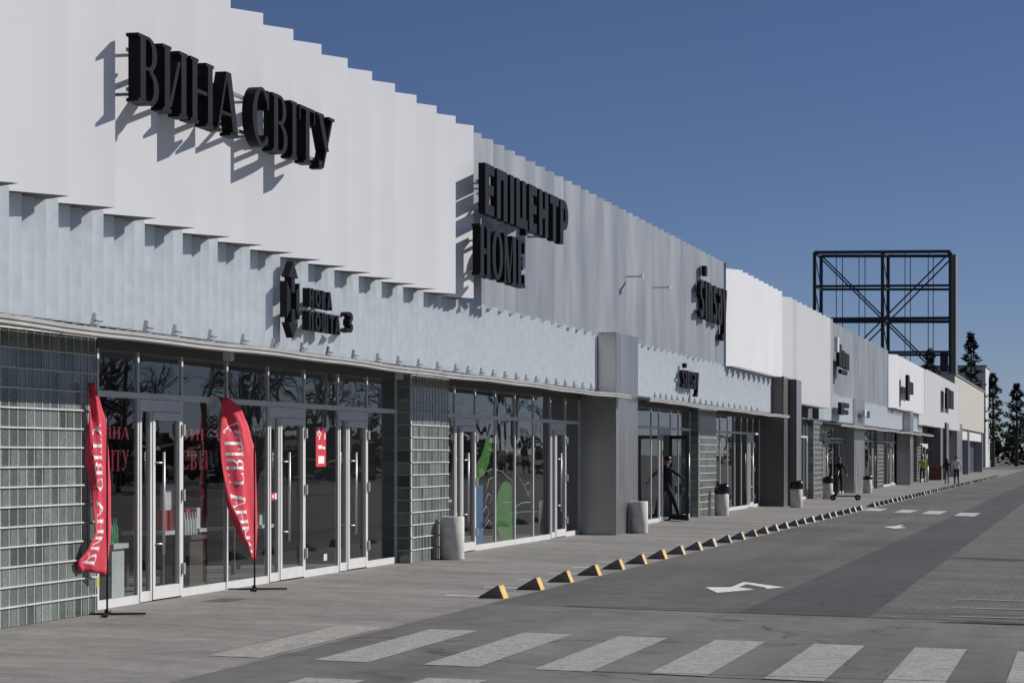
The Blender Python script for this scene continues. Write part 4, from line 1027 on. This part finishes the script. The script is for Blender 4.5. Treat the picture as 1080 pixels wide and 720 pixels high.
# man stepping out through the open door, one arm on the door leaf
xd, yd = -D + 0.12, Yat(706, D - 0.1)
man_pose = dict(pel=(.02, .02, .92), waist=(.01, -.0, 1.07), chest=(0, .02, 1.26), neckb=(0, .05, 1.42), neck=(0, .09, 1.49), headb=(0, .12, 1.55), head=(0, .14, 1.63), crown=(0, .13, 1.70),
    shL=(-.17, .04, 1.38), shR=(.16, .09, 1.38), elL=(-.21, -.02, 1.11), elR=(.20, .33, 1.22), wrL=(-.20, .10, .90), wrR=(.19, .58, 1.08),
    hipL=(-.08, .0, .89), hipR=(.09, .04, .89), knL=(-.09, -.02, .49), knR=(.10, .26, .52), anL=(-.09, -.16, .10), anR=(.10, .42, .12), toL=(-.10, -.01, .035), toR=(.11, .58, .06))
person('person in black clothes stepping out through the open glass door', (xd - 0.15, yd - 0.05, gz(xd)), R(-42), 1.74, man_pose, ['cloth_black', 'cloth_black', 'cloth_dark', 'skin'], 'hair')
def ground_at(px, py): x, y = ground(px, py); return (x, y, gz(x))
walk = dict(knL=(-.10, .12, .50), anL=(-.10, .10, .10), toL=(-.11, .25, .04), knR=(.10, -.05, .49), anR=(.10, -.26, .15), toR=(.11, -.12, .05), elL=(-.25, -.10, 1.14), wrL=(-.24, -.02, .90), elR=(.25, .04, 1.14), wrR=(.24, .18, .94))
person('person in a hi-vis yellow jacket and dark trousers walking by the far shops', ground_at(972.8, 509.5), R(10), 1.68, walk, ['hivis', 'cloth_dark', 'shoe', 'skin'], 'hair')
person('person with long black hair and a dark coat on the far pavement', ground_at(998.6, 510.5), R(-5), 1.58, dict(elL=(-.28, 0, 1.14), elR=(.28, 0, 1.14), wrL=(-.22, .12, 1.0), wrR=(.22, .12, 1.0)), ['cloth_black', 'cloth_grey', 'cloth_dark', 'skin'], 'hair', True)
person('person in a white patterned top and dark trousers walking on the far pavement', ground_at(1008.8, 511.2), R(5), 1.72, dict(walk, elL=(-.30, 0, 1.15), elR=(.30, -.02, 1.15)), ['cloth_white', 'cloth_black', 'cloth_dark', 'skin'], 'hair')
yi_ = Yat(885.5, 10.72); xi_ = -10.72
person('person in dark clothes standing in the doorway behind the scooter', (xi_, yi_, 0.0), R(170), 1.62, dict(elL=(-.30, .02, 1.16), elR=(.30, .02, 1.16), wrL=(-.36, .06, .98), wrR=(.36, .06, .98)), ['cloth_black', 'cloth_black', 'cloth_dark', 'skin'], 'hair')

# ------------------------------------------------------------------ scooter, boards, boxes
xs_, ys_ = ground(891.5, 527.5)
sc = local('kick_scooter', 'black electric scooter parked across the pavement', 'scooter', (xs_, ys_, gz(xs_)), R(4))
# own frame: x from front wheel (-0.48) to rear wheel (+0.48)
b = MB(); b.prism([(-.30, -.07), (.36, -.08), (.40, 0), (.36, .08), (-.30, .07)], .15, .20); b.bar((.34, 0, .17), (.46, 0, .13), .10, .05); b.build('deck', 'black', sc, 0.01)
for x in (-.47, .48):
    b = MB(); b.tube([(x, -.035, .115), (x, .035, .115)], .115, 22); wh = b.build('wheel', 'rubber', sc)
    b = MB(); b.tube([(x, -.04, .115), (x, .04, .115)], .055, 14); b.build('hub', 'rail', wh)
b = MB(); b.tube([(-.40, 0, .22), (-.26, 0, 1.16)], [.030, .024], 12); b.tube([(-.28, 0, .175), (-.40, 0, .24)], .04, 10); b.bar((-.41, -.05, .24), (-.47, -.05, .11), .03, .02); b.bar((-.41, .05, .24), (-.47, .05, .11), .03, .02); b.build('stem', 'black', sc)
b = MB(); b.tube([(-.26, -.26, 1.18), (-.26, -.10, 1.16), (-.26, .10, 1.16), (-.26, .26, 1.18)], [.017, .015, .015, .017], 10)
b.bar((-.30, -.14, 1.14), (-.36, -.22, 1.13), .012); b.bar((-.30, .14, 1.14), (-.36, .22, 1.13), .012); b.build('handlebar', 'rubber', sc)
b = MB(); b.box(-.54, -.36, -.045, .045, .235, .245); b.build('front_mudguard', 'black', sc); b = MB(); b.bar((.36, 0, .235), (.60, 0, .20), .09, .012); b.build('rear_mudguard', 'black', sc)
# black door frame behind the scooter (outward shop portal)
yT0, yT1, yTm = Yat(868.5, 10.82), Yat(897, 10.82), Yat(883.8, 10.82); zT = Zat(884, 466.5, 10.82)
b = MB(); b.box(-10.84, -10.78, yT0, yT1, zT - 0.05, zT + 0.05); b.box(-10.84, -10.775, yTm - 0.25, yTm + 0.25, 0.0, zT - 0.051); b.build('dark_portal', 'black', HALL)
# pavement board
x0, y0 = ground(938.5, 510)
ab = local('pavement_board', 'dark navy A-shaped pavement board standing before a far shop', 'sandwich board', (x0, y0, gz(x0)), R(12))
b = MB(); b.add([(-.42, -.30, .12), (.42, -.30, .12), (.42, -.02, 1.12), (-.42, -.02, 1.12), (-.42, -.27, .12), (.42, -.27, .12), (.42, .01, 1.12), (-.42, .01, 1.12)], [(0, 1, 2, 3), (7, 6, 5, 4), (0, 4, 5, 1), (3, 2, 6, 7), (0, 3, 7, 4), (1, 5, 6, 2)]); b.build('front_panel', 'navy', ab)
b = MB(); b.add([(-.42, .30, .12), (.42, .30, .12), (.42, .03, 1.12), (-.42, .03, 1.12), (-.42, .27, .12), (.42, .27, .12), (.42, .015, 1.12), (-.42, .015, 1.12)], [(0, 3, 2, 1), (4, 5, 6, 7), (0, 1, 5, 4), (3, 7, 6, 2), (0, 4, 7, 3), (1, 2, 6, 5)]); b.build('rear_panel', 'navy', ab)
b = MB()
for sx in (-.40, .40):
    for y_, yt in ((-.335, -.285), (.335, .285)): b.bar((sx, y_, 0), (sx, yt, .16), .04)
b.build('feet', 'black', ab)
x0, y0 = ground(989.5, 506.5)
rb = local('shop_crate', 'red-brown box standing at the foot of a far shopfront', 'crate', (x0 - 0.2, y0, gz(x0)), R(6))
b = MB(); b.box(-.38, .38, -.35, .35, 0.03, .98); b.build('body', 'red_brown', rb, 0.02)
b = MB()
for x in (-.385, .385):
    for y in (-.355, .355): b.box(x - .02, x + .02, y - .02, y + .02, 0, 1.0)
for z in (.35, .68): b.box(-.395, .395, -.37, -.352, z - .015, z + .015)
b.build('frame', 'cloth_dark', rb)
b = MB(); xw, yw = ground(978, 508)
wb = local('white_post', 'short white post beside the hi-vis worker', 'post', (xw, yw, gz(xw)))
b.tube([(0, 0, 0), (0, 0, 1.0)], .09, 14); b.build('shaft', 'white_goods', wb); b = MB(); b.tube([(0, 0, 1.0), (0, 0, 1.03)], .10, 14); b.build('cap', 'rail', wb)

# ------------------------------------------------------------------ steel sign frame beyond the hall
zl, zr_ = 268.0, 265.2
def fp(px, py, back=0):                                          # point on the front (0) or rear (1) truss
    t = (px - 859) / (1002.5 - 859); z = zl + (zr_ - zl) * t
    x, y = at_depth(px, z); zz = HCAM + (HY - py) * z / FPX
    if back: x += 1.25 * CS - 4.0 * SN; y += 1.25 * SN + 4.0 * CS
    return (x, y, zz)
c0 = fp(930, 479)
SF = thing('sign_tower', (c0[0], c0[1], 0), 'empty dark steel lattice frame of a big sign rising behind the shopping centre', 'sign frame')
cols = [859.2, 930.8, 1002.3]; lv = [266.8, 302.5, 337.0, 372.5, 408]
for bk in (0, 1):
    for px in cols:
        b = MB(); tp = fp(px, 266, bk); b.bar((tp[0], tp[1], -0.3), tp, 0.36); b.build('column', 'dark_steel', SF)
    for i, py in enumerate(lv):
        b = MB(); b.bar(fp(859, py - (0.6 if not bk else 0), bk), fp(1002.5, py - (1.6 if not bk else 0), bk), 0.26, 0.34 if i in (0, 2) else 0.26); b.build('beam', 'dark_steel', SF)
    for a, c in (((859, 266), (931, 337)), ((1002, 266), (931, 337)), ((931, 337), (860, 408)), ((931, 337), (1002, 408))):
        b = MB(); b.bar(fp(*a, bk), fp(*c, bk), 0.16); b.build('brace', 'dark_steel', SF)
    for px in (882, 906, 954.5, 979):
        b = MB(); b.bar(fp(px, 267, bk), fp(px, 408, bk), 0.085); b.build('hanger', 'dark_steel', SF)
for px in cols:
    for py, py2 in zip(lv, lv[1:]):
        b = MB(); b.bar(fp(px, py, 0), fp(px, py, 1), 0.16); b.bar(fp(px, py, 0), fp(px, py2, 1), 0.10); b.build('depth_strut', 'dark_steel', SF)
b = MB(); a = fp(1005.8, 268); c = fp(1005.8, 479); b.box(a[0] - 0.25, a[0] + 0.2, a[1] + 0.6, a[1] + 4.2, -0.2, a[2]); b.build('side_sheet', 'lit_steel', SF)  # side face of the frame, its sunlight put into a paler steel
b = MB(); p = fp(996, 380); b.box(p[0] - 0.5, p[0] + 0.3, p[1] + 0.6, p[1] + 2.0, p[2] - 1.2, p[2] + 1.0); b.build('control_cabinet', 'dark_steel', SF)

# ------------------------------------------------------------------ what stands beyond the hall
ye0, ye1 = YE + 0.01, YE + 54
BG = thing('low_building', (-10.3, ye0, 0), 'beige block at the far end of the shopping centre', 'building')
b = MB(); b.box(-24, -10.3, ye0, ye1, 3.9, 8.0); b.build('wall', 'beige', BG)
b = MB(); b.box(-24, -11.2, ye0, ye1, -0.2, 3.899); b.build('shop_wall', 'navy', BG)
for q in (4, 24, 52):
    b = MB(); b.box(-11.19, -10.4, ye0 + q, ye0 + q + 1.9, -0.2, 3.9); b.build('pier', 'steel_clad', BG)
b = MB(); b.box(-11.195, -10.5, ye0 + 0.02, ye1 - 0.02, 3.0, 3.88); b.build('sign_band', 'white_goods', BG)
b = MB(); b.box(-24.1, -10.2, ye0, ye1, 8.001, 8.12); b.build('coping', 'canopy', BG)
x0, y0 = at_depth(1016, 330)
WB = thing('white_building', (x0, y0, 0), 'white flat-roofed building showing above the beige block', 'building')
b = MB(); b.box(x0 - 6, x0 + 3.0, y0, y0 + 14, -0.3, HCAM + 92 / FPX * 330); b.build('wall', 'white_panel_far', WB)
for i in range(4):
    b = MB(); b.box(x0 - 5.2 + i * 2.1, x0 - 4.0 + i * 2.1, y0 - 0.06, y0 - 0.001, 9.6, 11.4); b.build('window', 'navy', WB)
b = MB(); b.box(x0 - 6.15, x0 + 3.15, y0 - 0.15, y0 + 14.1, HCAM + 92 / FPX * 330 + 0.001, HCAM + 92 / FPX * 330 + 0.25); b.build('parapet', 'canopy', WB)
def pine(px, z, py_top, label, wide=2.6):
    x, y = at_depth(px, z); h = HCAM + (HY - py_top) / FPX * z; rnd = random.Random(int(px * 7))
    r = thing('pine_tree', (x, y, -0.2), label, 'tree', 'dark pines beyond the shopping centre')
    b = MB(); b.tube([(x, y, -0.2), (x + 0.1, y, h * 0.5), (x, y, h)], [0.28, 0.2, 0.03], 8); b.build('trunk', 'bark', r)
    b = MB(); nb = 900
    for i in range(nb):
        t = rnd.random() ** 0.8; zz = h * (0.28 + 0.72 * t); rr = wide * (1 - t) ** 0.75 + 0.15; lay = 0.6 + 0.4 * math.sin(zz * 4.2) ; a = rnd.uniform(0, 6.283)
        q = rr * lay * rnd.uniform(0.35, 1.0); c = Vector((x + q * math.cos(a), y + q * math.sin(a), zz - q * 0.18 + rnd.uniform(-.2, .2)))
        for k in range(4):
            d_ = Vector((math.cos(a) + rnd.uniform(-.7, .7), math.sin(a) + rnd.uniform(-.7, .7), rnd.uniform(-.3, .6))).normalized() * rnd.uniform(.25, .5)
            s_ = d_.cross(Vector((rnd.uniform(-1, 1), rnd.uniform(-1, 1), rnd.uniform(-1, 1))))  .normalized() * 0.08
            b.add([c - s_, c + s_, c + d_ + s_ * .3, c + d_ - s_ * .3], [(0, 1, 2, 3)])
    b.build('crown', 'pine', r)
pine(981, 330, 369, 'dark pine seen through the foot of the steel sign frame', 3.0)
pine(1024, 300, 352, 'tall dark pine right of the steel sign frame', 2.8)
pine(1047, 340, 395, 'dark pine at the far right edge', 3.0)
pine(1072, 360, 405, 'smaller dark pine farthest right', 3.2)
def bush_belt(name, y, x0, x1, h0, h1, n, seed, kind='stuff'):
    rnd = random.Random(seed); b = MB()
    for i in range(n):
        x = rnd.uniform(x0, x1); hh = rnd.uniform(h0, h1) * (0.75 + 0.25 * math.sin(x * 0.21 + seed)); cy = y + rnd.uniform(-4, 4)
        c = Vector((x, cy, rnd.uniform(0.1, 1.0) * hh))
        for k in range(10):
            p = c + Vector((rnd.gauss(0, .8), rnd.gauss(0, .8), rnd.gauss(0, .6))); u = Vector((rnd.uniform(-1, 1), rnd.uniform(-1, 1), rnd.uniform(-1, 1))).normalized() * .4; t = u.cross(Vector((rnd.uniform(-1, 1), rnd.uniform(-1, 1), 1))).normalized() * .3
            b.add([p - u - t, p + u - t, p + u + t, p - u + t], [(0, 1, 2, 3)])
    return structure(b.build(name, 'leaf'), kind)
bush_belt('distant_wood', 420, -60, 40, 6, 11, 700, 3)
# bare wood across the car park: seen only in the shop glass
def bare_wood():
    rnd = random.Random(11); b = MB()
    def limb(p, d_, ln, rd, lvl):
        e = p + d_ * ln; b.tube([p, (p + e) / 2 + Vector((rnd.gauss(0, .06), rnd.gauss(0, .06), 0)) * ln, e], [rd, rd * .8, rd * .55], 4, caps=False, sm=True)
        if lvl == 0: return
        for k in range(rnd.choice((3, 4, 4))):
            t = rnd.uniform(.35, 1.0); q = p + d_ * ln * t
            nd = (d_ + Vector((rnd.gauss(0, .55), rnd.gauss(0, .55), rnd.gauss(.12, .3)))).normalized(); limb(q, nd, ln * rnd.uniform(.5, .7), rd * .5, lvl - 1)
    for i in range(46):
        x = rnd.uniform(27, 50); y = rnd.uniform(60, 250); limb(Vector((x, y, -0.3)), Vector((rnd.gauss(0, .06), rnd.gauss(0, .06), 1)).normalized(), rnd.uniform(4.5, 7), .20, 4)
    for i in range(420):
        x = rnd.uniform(30, 52); y = rnd.uniform(60, 240); c = Vector((x, y, rnd.uniform(0, 3.2)))
        for k in range(6):
            p = c + Vector((rnd.gauss(0, .9), rnd.gauss(0, .9), rnd.gauss(0, .5))); u = Vector((rnd.uniform(-1, 1), rnd.uniform(-1, 1), rnd.uniform(-1, 1))).normalized() * .45; t = u.cross(Vector((0.3, rnd.uniform(-1, 1), 1))).normalized() * .4
            b.add([p - u - t, p + u - t, p + u + t, p - u + t], [(0, 1, 2, 3)])
    return structure(b.build('bare_wood', 'bark'), 'stuff')
bare_wood()
